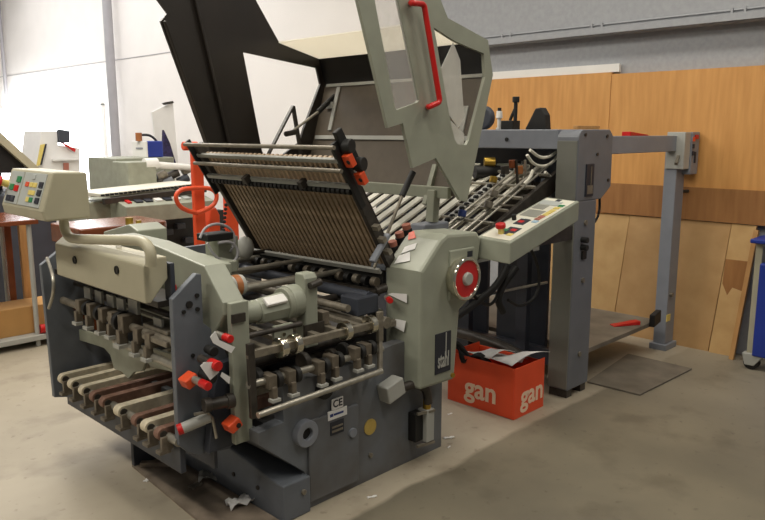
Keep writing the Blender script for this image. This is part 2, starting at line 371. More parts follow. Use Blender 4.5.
# side frames of the delivery
b = MB(); b.prism([(1.325,.30),(1.312,.97),(1.40,1.03),(1.50,.97),(2.6,.97),(2.6,.2),(1.80,.2),(1.45,.27)], 'y', 3.585, 3.615); b.build('far_side_frame', 'blue', FM, .003)
b = MB()
b.prism([(1.363,.39),(1.367,.975),(1.475,1.06),(1.495,1.055),(1.495,.86),(1.56,.80),(1.60,.70),(1.60,.30),(1.45,.32),(1.40,.35)], 'y', 2.455, 2.485); nf = b.build('near_side_frame', 'blue', FM, .003)
for x, z, r in ((1.435,.945,.014),(1.47,.975,.009),(1.47,.92,.009),(1.41,.92,.008),(1.48,.72,.010),(1.49,.70,.010),(1.44,.74,.008),(1.47,.50,.008),(1.43,.62,.007)):
    MB().cyl((x, 2.448, z), (x, 2.46, z), r, n=12).build('bolt', 'black', nf)
MB().box(1.385, 1.41, 2.49, 3.585, .25, .375).build('front_crossbar', 'slate', FM, .003)
# lower cross plate with cusp
def yz(x, y, X): v = at(x, y, X=X); return (v.y, v.z)
pp = [yz(*q, 1.47) for q in ((66,326),(172,354),(172,372),(150,367),(146,360),(142,371),(134,372),(128,379),(122,372),(114,369),(110,355),(104,348),(66,336))]
b = MB(); b.prism(pp, 'x', 1.47, 1.485); b.build('cross_plate', 'greend', FM, .002)
# cream ink box cover on the front
bx = [(1.30,.955),(1.30,1.10),(1.335,1.128),(1.40,1.128),(1.40,1.04),(1.325,.955)]
b = MB(); b.prism(bx, 'y', 2.54, 3.37); fb = b.build('front_cover_box', 'cream', FM, .006, label='cream grey cover box')
for q in ((75,260),(117,270)):
    v = at(*q, X=1.299); MB().ring((1.294, v.y, v.z), (1.302, v.y, v.z), .017, .011).build('grommet', 'black', fb); MB().cyl((1.2965, v.y, v.z), (1.302, v.y, v.z), .011).build('hole_plug', 'dark', fb)
b = MB(); b.box(1.405, 1.425, 2.53, 2.58, .95, 1.10); b.build('end_bracket', 'slate', fb, .003)
b = MB(); b.box(1.36, 1.5, 2.56, 3.55, .925, .95); b.build('under_tray', 'dark', fb)
# transverse grey-green housing
b = MB(); b.prism([(2.365,.949),(2.365,.90),(2.46,.78),(3.25,.78),(3.25,1.13),(2.917,1.125),(2.49,1.079)], 'x', 1.53, 1.628); gh = b.build('transverse_housing', 'green', FM, .006)
b = MB(); b.box(1.545, 1.628, 2.335, 2.366, .37, .949); b.build('end_plate', 'green', gh, .004)
b = MB(); b.box(1.545, 1.605, 2.325, 2.337, .87, .905); b.build('end_slot', 'dark', gh)
b = MB(); b.prism([(3.36,1.0),(3.36,1.12),(3.45,1.145),(3.74,1.08),(3.74,.98)], 'x', 1.70, 1.86); b.prism([(2.7,.98),(2.7,1.03),(3.36,1.07),(3.36,.98)], 'x', 1.64, 1.80); lidb = b.build('gear_lid', 'green', FM, .006)
v = at(122, 230, X=1.74); MB().cyl((1.76, 3.56, 1.12), (1.76, 3.56, 1.165), .02).build('brass_knob', 'brass', lidb); MB().cyl((1.78, 3.50, 1.11), (1.78,3.50,1.155), .014).build('brass_knob', 'brass', lidb)
# adjusting knobs on the near end
def knob(p, d, r, l, m_body, m_cap, name='adjusting_knob', capl=.4):
    p = Vector(p); d = Vector(d).normalized()
    o = MB().cyl(p, p+d*l, r*.85, r*.85, 14).build(name, m_body, FM, .002)
    MB().cyl(p+d*l*(1-capl), p+d*(l+.006), r, r, 14).build('knob_cap', m_cap, o, .003)
    return o
for x, y, Yk, body, cap, r in ((230,339,2.30,'steel','red',.016),(218,366,2.27,'dark','red',.02),(208,386,2.28,'steel','red',.017),(211,378,2.33,'black','black',.024),(206,349,2.40,'black','black',.02)):
    v = at(x, y, Y=Yk); knob((v.x+.005, 2.40, v.z), (v.x-v.x-.05, -1, 0), r, max(.05, 2.40-Yk), body, cap)
def wedge_handle(x, y, Yk, s=.028):
    v = at(x, y, Y=Yk); o = MB().obox(v, (1,0,.5), (0,1,0), (-.5,0,1), s, .03, s*.75).build('clamp_handle', 'orange', FM, .006)
    MB().cyl(v+Vector((.01,-.034,0)), v+Vector((.01,-.02,0)), .010).build('handle_bolt', 'black', o)
wedge_handle(189, 380, 2.41); wedge_handle(232, 424, 2.32)
b = MB(); v = at(216, 402, Y=2.36)
b.cyl((v.x-.05, 2.36, v.z), (v.x+.05, 2.33, v.z), .024); b.cyl((v.x-.055, 2.36, v.z), (v.x-.03, 2.355, v.z), .03); b.cyl((v.x+.03, 2.335, v.z), (v.x+.06, 2.33, v.z), .03); b.build('shaft_coupling', 'dark', FM, .002)
b = MB(); v = at(192, 425, Y=2.42); b.cyl((v.x-.03, 2.44, v.z-.01), (v.x+.07, 2.40, v.z+.02), .022); lp = b.build('lever_pivot', 'lite', FM)
MB().cyl((v.x-.048, 2.447, v.z-.015), (v.x-.03, 2.44, v.z-.01), .022).build('pivot_cap', 'red', lp)
MB().tube([(v.x+.0, 2.40, v.z+.05), (v.x+.07, 2.39, v.z+.045), (v.x+.085, 2.385, v.z-.07)], .006).build('lever_hook', 'steel', lp)
b = MB(); b.prism([(1.46,.34),(1.60,.34),(1.60,.70),(1.53,.70),(1.50,.60)], 'y', 2.40, 2.44); b.build('knob_plate', 'slate', FM, .003)
# ---- upper delivery: shafts along Y and roller brackets
def rod(p0, p1, r, m='steel', name='shaft', parent=None): return MB().cyl(p0, p1, r, n=14).build(name, m, parent or FM)
rod((1.40, 2.49, .785), (1.40, 3.58, .785), .017, 'oldsteel', 'delivery_shaft')
rod((1.47, 2.49, .86), (1.47, 3.58, .86), .014, 'dark', 'delivery_shaft')
rod((1.385, 2.49, .70), (1.385, 3.0, .70), .016, 'steel', 'delivery_shaft')
rod((1.55, 2.49, .80), (1.55, 3.58, .80), .022, 'dark', 'delivery_shaft')
def bracket(c, ydir, s=1., parent=FM, wheel=True, tab=True, m='gun', ml='lite'):
    """roller bracket clamped on a shaft; ydir = shaft direction"""
    c = Vector(c); a = Vector(ydir).normalized(); o_ = Vector((-1,0,0)) if abs(a.y) > .5 else Vector((0,-1,0)); u = Vector((0,0,1))
    b = MB(); b.obox(c, a, o_, u, .020*s, .034*s, .030*s); b.obox(c+o_*.03*s-u*.045*s, a, o_, u, .012*s, .016*s, .026*s); br = b.build('roller_bracket', m, parent, .003)
    b = MB(); b.obox(c+o_*.038*s-u*.074*s, a, o_, u, .022*s, .016*s, .007*s); b.build('bracket_foot', ml, br, .001)
    if wheel:
        b = MB(); q = c+a*.036*s+o_*.01*s; b.cyl(q-a*.012*s, q+a*.012*s, .036*s, n=20); w_ = b.build('roller_wheel', 'black', br, .003)
        MB().cyl(q-a*.015*s, q+a*.015*s, .016*s, n=14).build('hub', 'oldsteel', br)
    if tab:
        b = MB(); b.obox(c-o_*.02*s+u*.055*s, a, o_, u, .032*s, .006*s, .026*s); b.build('guide_tab', ml, br, .001)
    return br
for k, (x, y) in enumerate(((83,312),(94,317),(106,323),(116,328),(128,333),(141,341),(153,347))):
    v = at(x, y, X=1.39); bracket((1.40, v.y, .80 - (.03 if k > 4 else 0)), (0,1,0), 1.05 if k != 4 else 1.25, wheel=k in (1,2,4), tab=k not in (5,))
b = MB(); b.obox(at(165, 338, X=1.42), (0,1,0), (1,0,0), (0,0,1), .10, .05, .012); b.obox(at(166, 326, X=1.45), (0,1,0), (1,0,.1), (0,0,1), .10, .05, .008); b.build('guide_plate', 'oldsteel', FM, .003)
b = MB(); b.tube([at(47,258,X=1.34)+Vector((-.0,0,0)), at(53,275,X=1.31), at(54,292,X=1.30), at(49,308,X=1.31)], .008, 8, 2); b.build('release_lever', 'steel', FM)
# ---- lower delivery tapes
rod((1.372, 2.47, .395), (1.372, 3.585, .395), .018, 'steel', 'tape_shaft')
rod((2.05, 2.40, .42), (2.05, 3.60, .42), .022, 'dark', 'tape_shaft')
def tape_unit(y, w, m, x0=1.35, x1=2.06, z=.41, th=.052, parent=FM, nm='conveyor_belt'):
    r = th/2; b = MB(); pr = []
    for i in range(9): g = math.pi/2+math.pi*i/8; pr.append((x0+r*math.cos(g), z+r*math.sin(g)))
    for i in range(9): g = -math.pi/2+math.pi*i/8; pr.append((x1+r*math.cos(g), z+r*math.sin(g)))
    b.prism(pr, 'y', y-w/2, y+w/2); o = b.build(nm, m, parent, .002)
    MB().cyl((x0, y-w/2-.006, z), (x0, y+w/2+.006, z), r*.62, n=16).build('pulley', 'dark', o)
    b = MB(); b.box(x0-.02, x0+.03, y-w/2-.022, y-w/2-.006, z-.06, z-.005); b.box(x0-.03, x0+.02, y-w/2-.022, y+w/2-.02, z-.075, z-.06); b.build('belt_bracket', 'gun', o, .002)
    return o
for (x, y, w_, m_) in ((65,378,.045,'belt'),(75,385,.05,'belt'),(86,390,.05,'belt'),(97,398,.045,'beltred'),(107,404,.05,'beltred'),(122,408,.06,'belt'),(139,417,.045,'beltred'),(149,422,.055,'belt'),(162,428,.045,'beltred')):
    v = at(x, y, X=1.355); tape_unit(min(3.55, v.y), w_*.78, m_)
b = MB(); b.box(1.42, 2.2, 2.75, 3.0, .36, .385); b.build('table_plate', 'dark', FM)
# inner wooden/brown chute on the far frame
b = MB(); b.obox((1.62, 3.56, .55), (.6,0,-.8), (0,1,0), (.8,0,.6), .26, .015, .03); b.build('far_chute', 'wood', FM, label='brown strip inside the far frame')
# ---- near side delivery: shafts along X
YS = 2.26
brl = MB(); brl.bar((1.575, YS, .80), (1.575, YS-.01, .50), .02, .03, up=(1,0,0)); brl.build('end_bracket', 'dark', FM, .003)
brl = MB(); brl.bar((2.285, YS, .80), (2.285, YS-.0, .66), .02, .03, up=(1,0,0)); brl.bar((2.285, YS, .66), (2.235, YS-.05, .54), .02, .02, up=(1,0,0)); brl.build('end_bracket', 'oldsteel', FM, .003)
sA = MB(); sA.bar((1.56, YS, .755), (2.30, YS, .745), .022, .032); sA.build('square_shaft', 'oldsteel', FM, .003)
rod((1.56, YS-.0, .635), (2.30, YS, .622), .015, 'steel', 'round_shaft')
rod((1.56, YS-.06, .53), (2.235, YS-.06, .545), .013, 'steel', 'guard_rod')
for x, y in ((281,354),(295,351),(345,341),(370,335)):
    v = at(x, y, Y=YS); MB().ring((v.x-.016, YS, .752), (v.x+.016, YS, .752), .042, .018, 20).build('shaft_collar', 'chrome', FM, .003)
for k, (x, y) in enumerate(((268,384),(287,379),(316,370),(330,364),(352,356),(363,352))):
    v = at(x, y, Y=YS); bracket((v.x, YS-.005, v.z+.015), (1,0,0), .95, wheel=True, tab=False)
for k, (x, y) in enumerate(((258,378),(305,362),(345,352),(333,358))):
    v = at(x, y, Y=YS+.03); MB().cyl((v.x-.014, YS+.04, v.z), (v.x+.014, YS+.04, v.z), .04, n=20).build('rubber_roller', 'black' if k % 2 == 0 else 'dark', FM, .004)
for x in (1.68, 1.80, 1.95, 2.06, 2.18, 2.25):
    MB().bar((x, YS+.01, .745), (x+.01, 2.9, .76), .03, .02).build('slide_bar', 'oldsteel', FM, .002)
v = at(352,318,Y=2.45); gr = MB().cyl(v+Vector((0,-.012,0)), v+Vector((0,.012,0)), .03, n=18).build('gear', 'brass', FM, .003); MB().cyl(v+Vector((.03,.02,.01)), v+Vector((.03,.06,.01)), .024, n=14).build('gear_hub', 'dark', gr)
b = MB(); b.obox((2.06, 2.40, .79), (1,0,0), (0,1,0), (0,0,1), .02, .03, .03); b.build('guide_block', 'gun', FM, .004)
b = MB(); b.obox((1.98, 2.36, .755), (1,0,0), (0,1,0), (0,0,1), .055, .006, .03); b.build('guide_tab', 'dark', FM)
rod((1.60, 2.42, .66), (2.35, 2.42, .66), .02, 'dark', 'fold_roller'); rod((1.60, 2.52, .62), (2.35, 2.52, .62), .03, 'dark', 'fold_roller')
rod((1.60, 2.35, .80), (1.9, 2.35, .80), .012, 'dark', 'tie_rod')
b = MB(); b.cyl((1.95, YB-.02, .52), (1.95, YB+.02, .52), .045); b.build('rubber_buffer', 'black', FM)
# ---- register rods between housing and side cover
for k, (y, z, r, m_) in enumerate(((2.72,.90,.014,'steel'),(2.88,.86,.020,'oldsteel'),(3.02,.92,.012,'steel'),(3.2,.87,.018,'oldsteel'),(3.36,.93,.012,'dark'),(2.62,.80,.018,'dark'),(3.45,.88,.016,'steel'))):
    rod((1.70, y, z), (2.55, y, z), r, m_, 'register_rod')
for k, (x, z, r, m_) in enumerate(((2.30,.76,.024,'steel'),(2.36,.83,.028,'slate'),(2.43,.74,.022,'steel'),(2.22,.80,.018,'oldsteel'),(2.10,.74,.016,'oldsteel'),(2.16,.70,.02,'steel'))):
    rod((x, 2.40, z), (x, 3.56, z), r, m_, 'cross_roller')
b = MB(); b.box(1.80, 2.60, 2.60, 3.56, .60, .64); b.build('inner_bed', 'dark', FM)
b = MB(); b.obox((2.33, 2.44, .80), (1,0,0), (0,1,0), (0,0,1), .07, .06, .045); b.build('bearing_block', 'slate', FM, .008)
# ---- gear motor
b = MB(); b.cyl((1.63, 2.42, .875), (1.72, 2.42, .875), .042, .048, 20); b.cyl((1.72, 2.42, .87), (1.86, 2.42, .875), .054, .060, 8); mo = b.build('gear_motor', 'green', FM, .006)
b = MB(); b.obox((1.79, 2.378, .915), (1,0,.03), (0,.8,.6), (0,-.6,.8), .052, .022, .008); b.build('motor_plate', 'white', mo, .004, label='bright plate')
b = MB(); b.cyl((1.855, 2.42, .88), (1.88, 2.42, .88), .070, n=26); b.build('motor_flange', 'greend', mo, .004)
b = MB(); b.prism([(2.36,.68),(2.43,.68),(2.43,1.005),(2.375,1.005),(2.36,.985)], 'x', 1.935, 2.005); b.cyl((1.876, 2.42, .885), (1.936, 2.42, .885), .072, n=26); b.build('motor_post', 'green', mo, .006)
b = MB(); b.box(1.755, 1.855, 2.345, 2.362, .70, .815); b.build('motor_bracket', 'green', mo, .004)
MB().cyl((1.80, 2.335, .775), (1.80, 2.35, .775), .008).build('screw', 'chrome', mo)
MB().cyl((2.01, 2.35, .965), (1.95, 2.345, .955), .016, n=12).build('post_knob', 'dark', mo)
b = MB(); b.cyl((1.72, 2.60, .95), (1.78, 2.60, .95), .045, n=20); rolo = b.build('cable_drum', 'lite', FM, .004); MB().cyl((1.73, 2.60, .95), (1.76, 2.60, .95), .047, n=20).build('drum_band', 'copper', rolo)
# small terminal box and looped cables behind the housing
b = MB(); b.box(1.75, 2.0, 2.95, 3.5, .93, .985); b.box(1.66, 1.75, 2.6, 3.36, .93, .975); b.build('rear_cover', 'green', FM, .005)
b = MB(); b.box(1.99, 2.11, 3.10, 3.22, .86, 1.08); b.build('junction_post', 'greend', FM, .004)
b = MB(); b.box(1.90, 2.05, 3.05, 3.15, 1.075, 1.11); jb = b.build('terminal_box', 'black', FM, .006)
MB().tube([at(200,238,Y=3.1), at(205,227,Y=3.1), at(218,223,Y=3.1), at(231,228,Y=3.1), at(236,240,Y=3.1), at(230,252,Y=3.1)], .007, 8, 2).build('cable', 'pipe', FM)
MB().tube([at(207,243,Y=3.05), at(214,256,Y=3.05), at(226,263,Y=3.05), at(237,260,Y=3.05), at(238,248,Y=3.05), at(230,241,Y=3.05), at(218,243,Y=3.05)], .007, 8, 2).build('cable', 'pipe', FM)
MB().ball(at(245,248,Y=3.3), .05, 14, 1.3).build('oil_cup', 'lite', FM)
# ---- side cover with handwheel
CXW = 2.452
YC = 2.17
b = MB(); b.prism([(2.462,.40),(2.722,.392),(2.755,.74),(2.87,.80),(2.915,1.075),(2.885,1.112),(2.65,1.125),(2.60,1.10),(2.462,.97)], 'y', YC, 2.40); sc = b.build('side_cover', 'green', FM, .016)
b = MB(); b.box(2.66, 2.85, YC-.010, YC+.004, .80, 1.045); b.build('cover_panel', 'green', sc, .006)
b = MB(); b.box(2.79, 2.83, YC-.0115, YC-.009, 1.0, 1.028); b.build('dial_window', 'key', sc)
WX, WZ, WY = 2.728, .908, YC-.035
b = MB(); b.cyl((WX, WY-.0, WZ), (WX, YC, WZ), .100, .09, 40); b.ring((WX, WY-.03, WZ), (WX, WY, WZ), .105, .088, 40); hw = b.build('handwheel', 'chrome', sc, .006)
MB().cyl((WX, WY-.022, WZ), (WX, WY-.001, WZ), .089, n=40).build('wheel_disc', 'red', sc, .002)
MB().cyl((WX, WY-.04, WZ), (WX, WY-.02, WZ), .030, .034, 24).build('wheel_hub', 'lite', sc, .004)
b = MB(); b.box(2.567, 2.683, YC-.005, YC+.004, .452, .652); b.build('rating_plate', 'key', sc, .002)
lt = lettering('plate_lettering', 'stahl', .052, (2.624, YC-.007, .515), (1,0,0), (0,0,1), 'lite', sc, .0008)
for v_ in lt.data.vertices: v_.co.z *= 2.0; v_.co.x *= .86
MB().box(2.6385, 2.6455, YC-.0078, YC-.0062, .53, .65).build('plate_stripe', 'lite', sc)
MB().cyl((2.70, YC-.01, .42), (2.70, YC+.004, .42), .012, n=12).build('cover_screw', 'brass', sc)
MB().cyl((2.705, YC-.008, 1.03), (2.705, YC+.004, 1.03), .010, n=12).build('cover_screw', 'oldsteel', sc)
# brush knobs on the cover's shoulder with paper tags
def onsh(x, y):
    e = Vector((0,0,EYE)); d = at(x, y, X=1.)-e; n = Vector((-.686,0,.728)); p0 = Vector((2.462,0,.974)); return e+d*((p0-e).dot(n)/d.dot(n))
for x, y, yk in ((393,246,2.43),(400,237,2.46),(407,229,2.50)):
    v = at(x, y, Y=yk); o = MB().cyl(v+Vector((.014,0,-.06)), v, .026, n=14).build('dial_knob', 'black', FM, .003)
    MB().cyl(v, v+Vector((-.008,0,.026)), .023, n=14).build('knob_cap', 'pinkcap', o, .003)
for q, m_ in ((((394,264),(410,261),(410,252),(399,256)),'paper'),(((401,254),(415,249),(417,243),(405,247)),'paper'),(((408,240),(416,238),(414,231),(409,233)),'orange')):
    MB().slab([onsh(*p) for p in q], .002).build('paper_tag', m_, FM)
MB().obox((2.58, 2.50, .985), (1,.4,.3), (0,1,0), (0,0,1), .12, .05, .012).build('knob_ledge', 'blue', FM, .004)
MB().slab([at(*p, X=2.452) for p in ((388,294),(407,303),(407,294),(392,293))], .002).build('paper_tag', 'paper', FM)
MB().slab([at(*p, X=2.452) for p in ((391,325),(404,332),(406,321),(396,319))], .002).build('paper_tag', 'paper', FM)
v = at(174, 287, Y=2.62); knob((v.x, 2.66, v.z), (-.3,-1,0), .02, .05, 'steel', 'red')
v = at(388, 301, Y=2.30); knob((v.x+.05, 2.36, v.z), (-.6,-1,0), .015, .07, 'steel', 'red')
v = at(385, 285, Y=2.42); b = MB(); b.cyl(v+Vector((-.06,0,-.02)), v+Vector((.06,-.05,.01)), .022); b.obox(v+Vector((.1,-.05,.015)), (1,-.4,.2), (0,1,0), (0,0,1), .05, .012, .018); b.build('lever_clamp', 'dark', FM, .003)
b = MB(); b.obox(at(395,322,Y=2.33), (1,-.3,.1), (0,1,0), (0,0,1), .07, .02, .014); b.cyl(at(383,322,Y=2.33)+Vector((0,-.03,0)), at(383,322,Y=2.33)+Vector((0,.03,0)), .028); b.build('lever_clamp', 'oldsteel', FM, .003)
# papers hanging at the near end
for q in (((213,343),(231,353),(235,347),(219,340),(215,331),(210,337)), ((200,366),(210,380),(219,372),(213,362),(204,362)), ((220,376),(229,384),(230,377),(222,372))):
    pts = [at(*p, Y=2.285) for p in q]
    MB().slab(pts, .002).build('paper_tag', 'paper', FM)
# ---- fold plate
BL, TL_ = Vector((2.53, 0, .90)), Vector((2.14, 0, 1.535))
U = (TL_-BL).normalized(); NF = Vector((U.z*-1, 0, U.x)); LN = (TL_-BL).length
if NF.x > 0: NF = -NF
Y0, Y1 = 2.37, 3.50
def fp(u, y, h=0.): q = BL+U*u+NF*h; return Vector((q.x, y, q.z))
b = MB()
for y in (Y0+.012, Y1-.012): b.bar(fp(-.02, y), fp(LN, y), .028, .05, up=NF)
b.slab([fp(.0, Y0, -.03), fp(.0, Y1, -.03), fp(LN*.70, Y1, -.03), fp(LN*.70, Y0, -.03)], .004)
fold = b.build('fold_plate', 'dark', FM, .002)
NS = 30
for i in range(NS):
    y = Y0+.05+(Y1-Y0-.10)*i/(NS-1); MB().bar(fp(.03, y, -.004), fp(LN*.93, y, -.004), .021, .014, up=NF).build('slat', 'brown', fold)
def cross(u, h, w, t, m, nm, e=.02): return MB().bar(fp(u, Y0-e, h), fp(u, Y1+e, h), w, t, up=NF).build(nm, m, fold, .002)
MB().cyl(fp(LN*1.04, Y0-.04, .05), fp(LN*1.04, Y1+.03, .05), .010).build('stop_rod', 'oldsteel', fold)
cross(LN*.925, .02, .02, .018, 'lite', 'cross_bar'); 
MB().cyl(fp(LN*.89, Y0-.03, .06), fp(LN*.89, Y1+.02, .06), .010).build('stop_rod', 'oldsteel', fold)
cross(LN*.755, .03, .022, .018, 'lite', 'cross_bar')
for n_, u_, h_, r_ in ((34,.715,.03,.016),(22,.855,.02,.013)):
    for i in range(n_):
        y = Y0+.02+(Y1-Y0-.04)*i/(n_-1); MB().cyl(fp(LN*u_, y-.010, h_), fp(LN*u_, y+.010, h_), r_, n=10).build('bead_roller', 'black', fold)
for y in (Y0+.3, Y0+.75): MB().obox(fp(LN*.77, y, .05), U, (0,1,0), NF, .018, .014, .02).build('clip', 'dark', fold)
for y in (Y0-.02, Y1+.02):
    MB().bar(fp(LN*.6, y, .03), fp(LN*1.055, y, .03), .014, .034, up=NF).build('end_bracket', 'black', fold, .003)
for u_, h_ in ((LN*1.0,-.01),(LN*.86,-.03)):
    v = fp(u_, Y0-.03, h_); MB().obox(v+U*.03, U, (0,1,0), NF, .05, .012, .022).build('knob_arm', 'black', fold, .004); MB().cyl(v, v+Vector((.01,-.04,.0)), .032, n=16).build('stop_knob', 'black', fold, .004)
    w_ = v+Vector((.01,-.02,-.06)); MB().obox(w_, U, (0,1,0), NF, .030, .022, .016).build('stop_catch', 'orange', fold, .004)
    MB().cyl(w_+NF*.018+Vector((0,-.01,0)), w_+NF*.01+Vector((0,-.01,0)), .010).build('catch_bolt', 'black', fold)
for i, u_ in enumerate((.2,.28,.36)):
    MB().obox(fp(u_*LN*1.2, Y0-.02, .01), U, (0,1,0), NF, .012, .02, .012).build('clip', 'oldsteel', fold)
MB().bar(at(372,262,Y=2.36), at(388,234,Y=2.36), .02, .035, up=(0,1,0)).build('hinge_arm', 'bluel', fold, .006)
# lower edge strip and small rollers under the plate
E0, E1 = Vector((2.47, 3.52, .918)), Vector((2.44, 2.41, .944))
MB().bar(E0, E1, .014, .03, up=(-.6,0,.8)).build('edge_strip', 'lite', FM, .002)
MB().bar(E0+Vector((-.02,0,-.105)), E1+Vector((-.02,0,-.105)), .04, .03).build('hinge_bar', 'dark', FM, .002)
MB().bar(E0+Vector((.03,0,-.06)), E1+Vector((.03,0,-.06)), .02, .10).build('shadow_filler', 'black', FM)  # black bar standing in for shade behind the pinch rollers
for i in range(17):
    p = E0.lerp(E1, (i+.5)/17)+Vector((-.005,0,-.055)); MB().cyl(p+Vector((0,-.016,0)), p+Vector((0,.016,0)), .024, n=12).build('pinch_roller', ('gun','black','oldsteel','black')[i % 4], FM, .003)
MB().tube([at(283,262,Y=3.2), at(296,256,Y=3.2), at(305,252,Y=3.2), at(310,258,Y=3.2), at(308,268,Y=3.2)], .006, 8, 1).build('spring_wire', 'oldsteel', FM)
# ---- safety hood
HY0, HY1 = 2.30, 3.60
hood_out = [(2.09,2.45),(2.378,1.618),(2.476,1.64),(2.546,1.435),(2.711,1.477),(2.902,1.262),(2.959,1.248),(3.154,1.889),(3.104,2.058),(2.785,2.131),(2.552,2.45)]
hw1 = [(2.235,2.36),(2.372,2.38),(2.584,1.745),(2.575,1.735),(2.435,1.697),(2.425,1.705)]
hw2 = [(2.685,2.078),(2.841,2.030),(3.073,1.990),(3.088,1.875),(2.965,1.56),(2.945,1.535),(2.875,1.54),(2.85,1.565),(2.80,1.70)]
b = MB(); b.prism(hood_out, 'y', HY0, HY0+.018, [hw1, hw2])
hood = b.build('safety_hood', 'cream', FM, 0, label='grey-green raised safety hood')
hood.data.materials.clear(); hood.data.materials.append(M['green'])
hood_l = [(1.99,2.45),(1.985,2.30),(2.06,2.215),(2.02,2.17),(2.27,1.50),(2.33,1.33),(2.959,1.248),(3.154,1.889),(3.104,2.058),(2.785,2.131),(2.552,2.45)]
hw3 = [(2.527,2.052),(3.080,1.996),(3.108,1.899),(2.965,1.62),(2.93,1.535),(2.90,1.52),(2.69,1.40),(2.64,1.49)]
b = MB(); b.prism(hood_l, 'y', HY1, HY1+.018, [hw3]); b.build('far_cheek', 'lining', hood, label='dark lined far cheek')
b = MB(); b.bar((2.185, 3.585, 2.45), (2.43, 3.585, 1.40), .02, .018, up=(1,0,0)); b.bar((2.03, 3.585, 2.17), (2.30, 3.585, 1.42), .03, .012, up=(1,0,0)); b.build('cheek_rib', 'lining', hood, .006)
def hpanel(a, b_, m, nm, t=.012, y0=HY0+.018, y1=HY1, lab=None):
    return MB().slab([(a[0],y0,a[1]),(a[0],y1,a[1]),(b_[0],y1,b_[1]),(b_[0],y0,b_[1])], t).build(nm, m, hood, label=lab)
hpanel((2.552,2.45),(2.785,2.131),'paneclear','roof_panel', .004, lab='clear plastic panel')
hpanel((2.785,2.131),(3.104,2.058),'roof','ridge_panel', .008, lab='cream panel')
hpanel((3.104,2.058),(3.154,1.889),'liningb','upper_back_panel', .008, lab='black panel')
hpanel((3.154,1.889),(2.965,1.27),'liningg','back_panel', .008, lab='brown-grey lined panel')
def rearbar(p, q, w_, t_, m='lite', nm='lining_strip'): return MB().bar(p, q, w_, t_, up=(-.95,0,.3)).build(nm, m, hood, .002)
def onback(s_, y, off=-.014): # s_ 0 top .. 1 bottom
    return Vector((3.154+(2.965-3.154)*s_+off, y, 1.889+(1.27-1.889)*s_))
rearbar(onback(.0,2.33), onback(.0,3.58), .02, .008)
rearbar(onback(.52,2.33), onback(.52,3.58), .025, .008)
rearbar(onback(.02,3.46), onback(.45,3.46), .03, .008); rearbar(onback(.9,2.42), onback(.25,2.42), .03, .01)
MB().bar(onback(.97,2.40,-.03), onback(.97,3.58,-.03), .06, .03, up=(1,0,0)).build('bottom_flange', 'greend', hood, .004)
MB().obox(onback(.2,3.50,-.02), (0,1,0), (0,0,1), (1,0,0), .03, .02, .008).build('hinge_lug', 'lite', hood)
pr = MB(); pr.prism([q for q in hw1], 'y', HY0+.006, HY0+.010); pr.build('window_pane', 'pane', hood)
pr = MB(); pr.prism([q for q in hw2], 'y', HY0+.006, HY0+.010); pr.build('window_pane', 'paneclear', hood)
pr = MB(); pr.prism([tuple(xz(at(*q, Y=HY0))) for q in ((455,42),(462,60),(466,118),(460,128),(445,106),(439,76))], 'y', HY0+.011, HY0+.013); pr.build('plastic_film', 'film', hood, label='milky plastic film')
pr = MB(); pr.prism([tuple(xz(at(*q, Y=HY0))) for q in ((450,118),(466,134),(465,152),(457,156),(453,152))], 'y', HY0+.011, HY0+.013); pr.build('plastic_film', 'film', hood, label='milky plastic film')
pr = MB(); pr.prism([q for q in hw3], 'y', HY1+.006, HY1+.010); pr.build('window_pane', 'paneclear', hood)
hd = [at(*q, Y=HY0) for q in ((411,3),(424,3),(440,103),(428,107))]
ho = [at(*q, Y=HY0-.055) for q in ((411,3),(424,4),(440,102),(429,107))]
k_ = (ho[2]-ho[1]).normalized()*.04
b = MB(); b.tube([hd[0], ho[0], ho[0].lerp(ho[1],.5), ho[1], ho[1]+k_, ho[2]-k_, ho[2], ho[2].lerp(ho[3],.5), ho[3], hd[3]], .013, 12, 2)
b.build('grab_handle', 'red', hood, label='red grab handle')
# links, gas springs
b = MB(); b.cyl(at(413,172,Y=2.40), at(402,196,Y=2.40), .016, n=12); gs = b.build('gas_spring', 'black', FM); MB().cyl(at(402,196,Y=2.40), at(374,268,Y=2.40), .008, n=10).build('piston_rod', 'oldsteel', gs)
b = MB(); b.cyl(at(341,90,Y=3.50), at(318,112,Y=3.50), .016, n=12); gs = b.build('gas_spring', 'black', FM); MB().cyl(at(318,112,Y=3.50), at(290,133,Y=3.50), .008, n=10).build('piston_rod', 'steel', gs)
b = MB(); b.bar(at(268,155,Y=3.52), at(293,106,Y=3.52), .012, .026, up=(0,1,0)); b.bar(at(293,106,Y=3.52), at(302,160,Y=3.52), .012, .03, up=(0,1,0)); lv = b.build('hood_lever', 'dark', FM, .002)
MB().cyl(at(296,132,Y=3.5), at(286,134,Y=3.46), .016, n=12).build('lever_grip', 'dark', lv)
b = MB(); b.bar(at(436,165,Y=2.55), at(425,205,Y=2.55), .03, .03, up=(0,1,0)); b.bar(at(434,190,Y=2.5), at(432,222,Y=2.5), .05, .05, up=(0,1,0)); b.build('hood_hinge_arm', 'greend', FM, .004)
b = MB(); b.obox(at(430,228,Y=2.52), (1,0,0), (0,1,0), (0,0,1), .10, .05, .03); b.build('hinge_block', 'bluel', FM, .008)
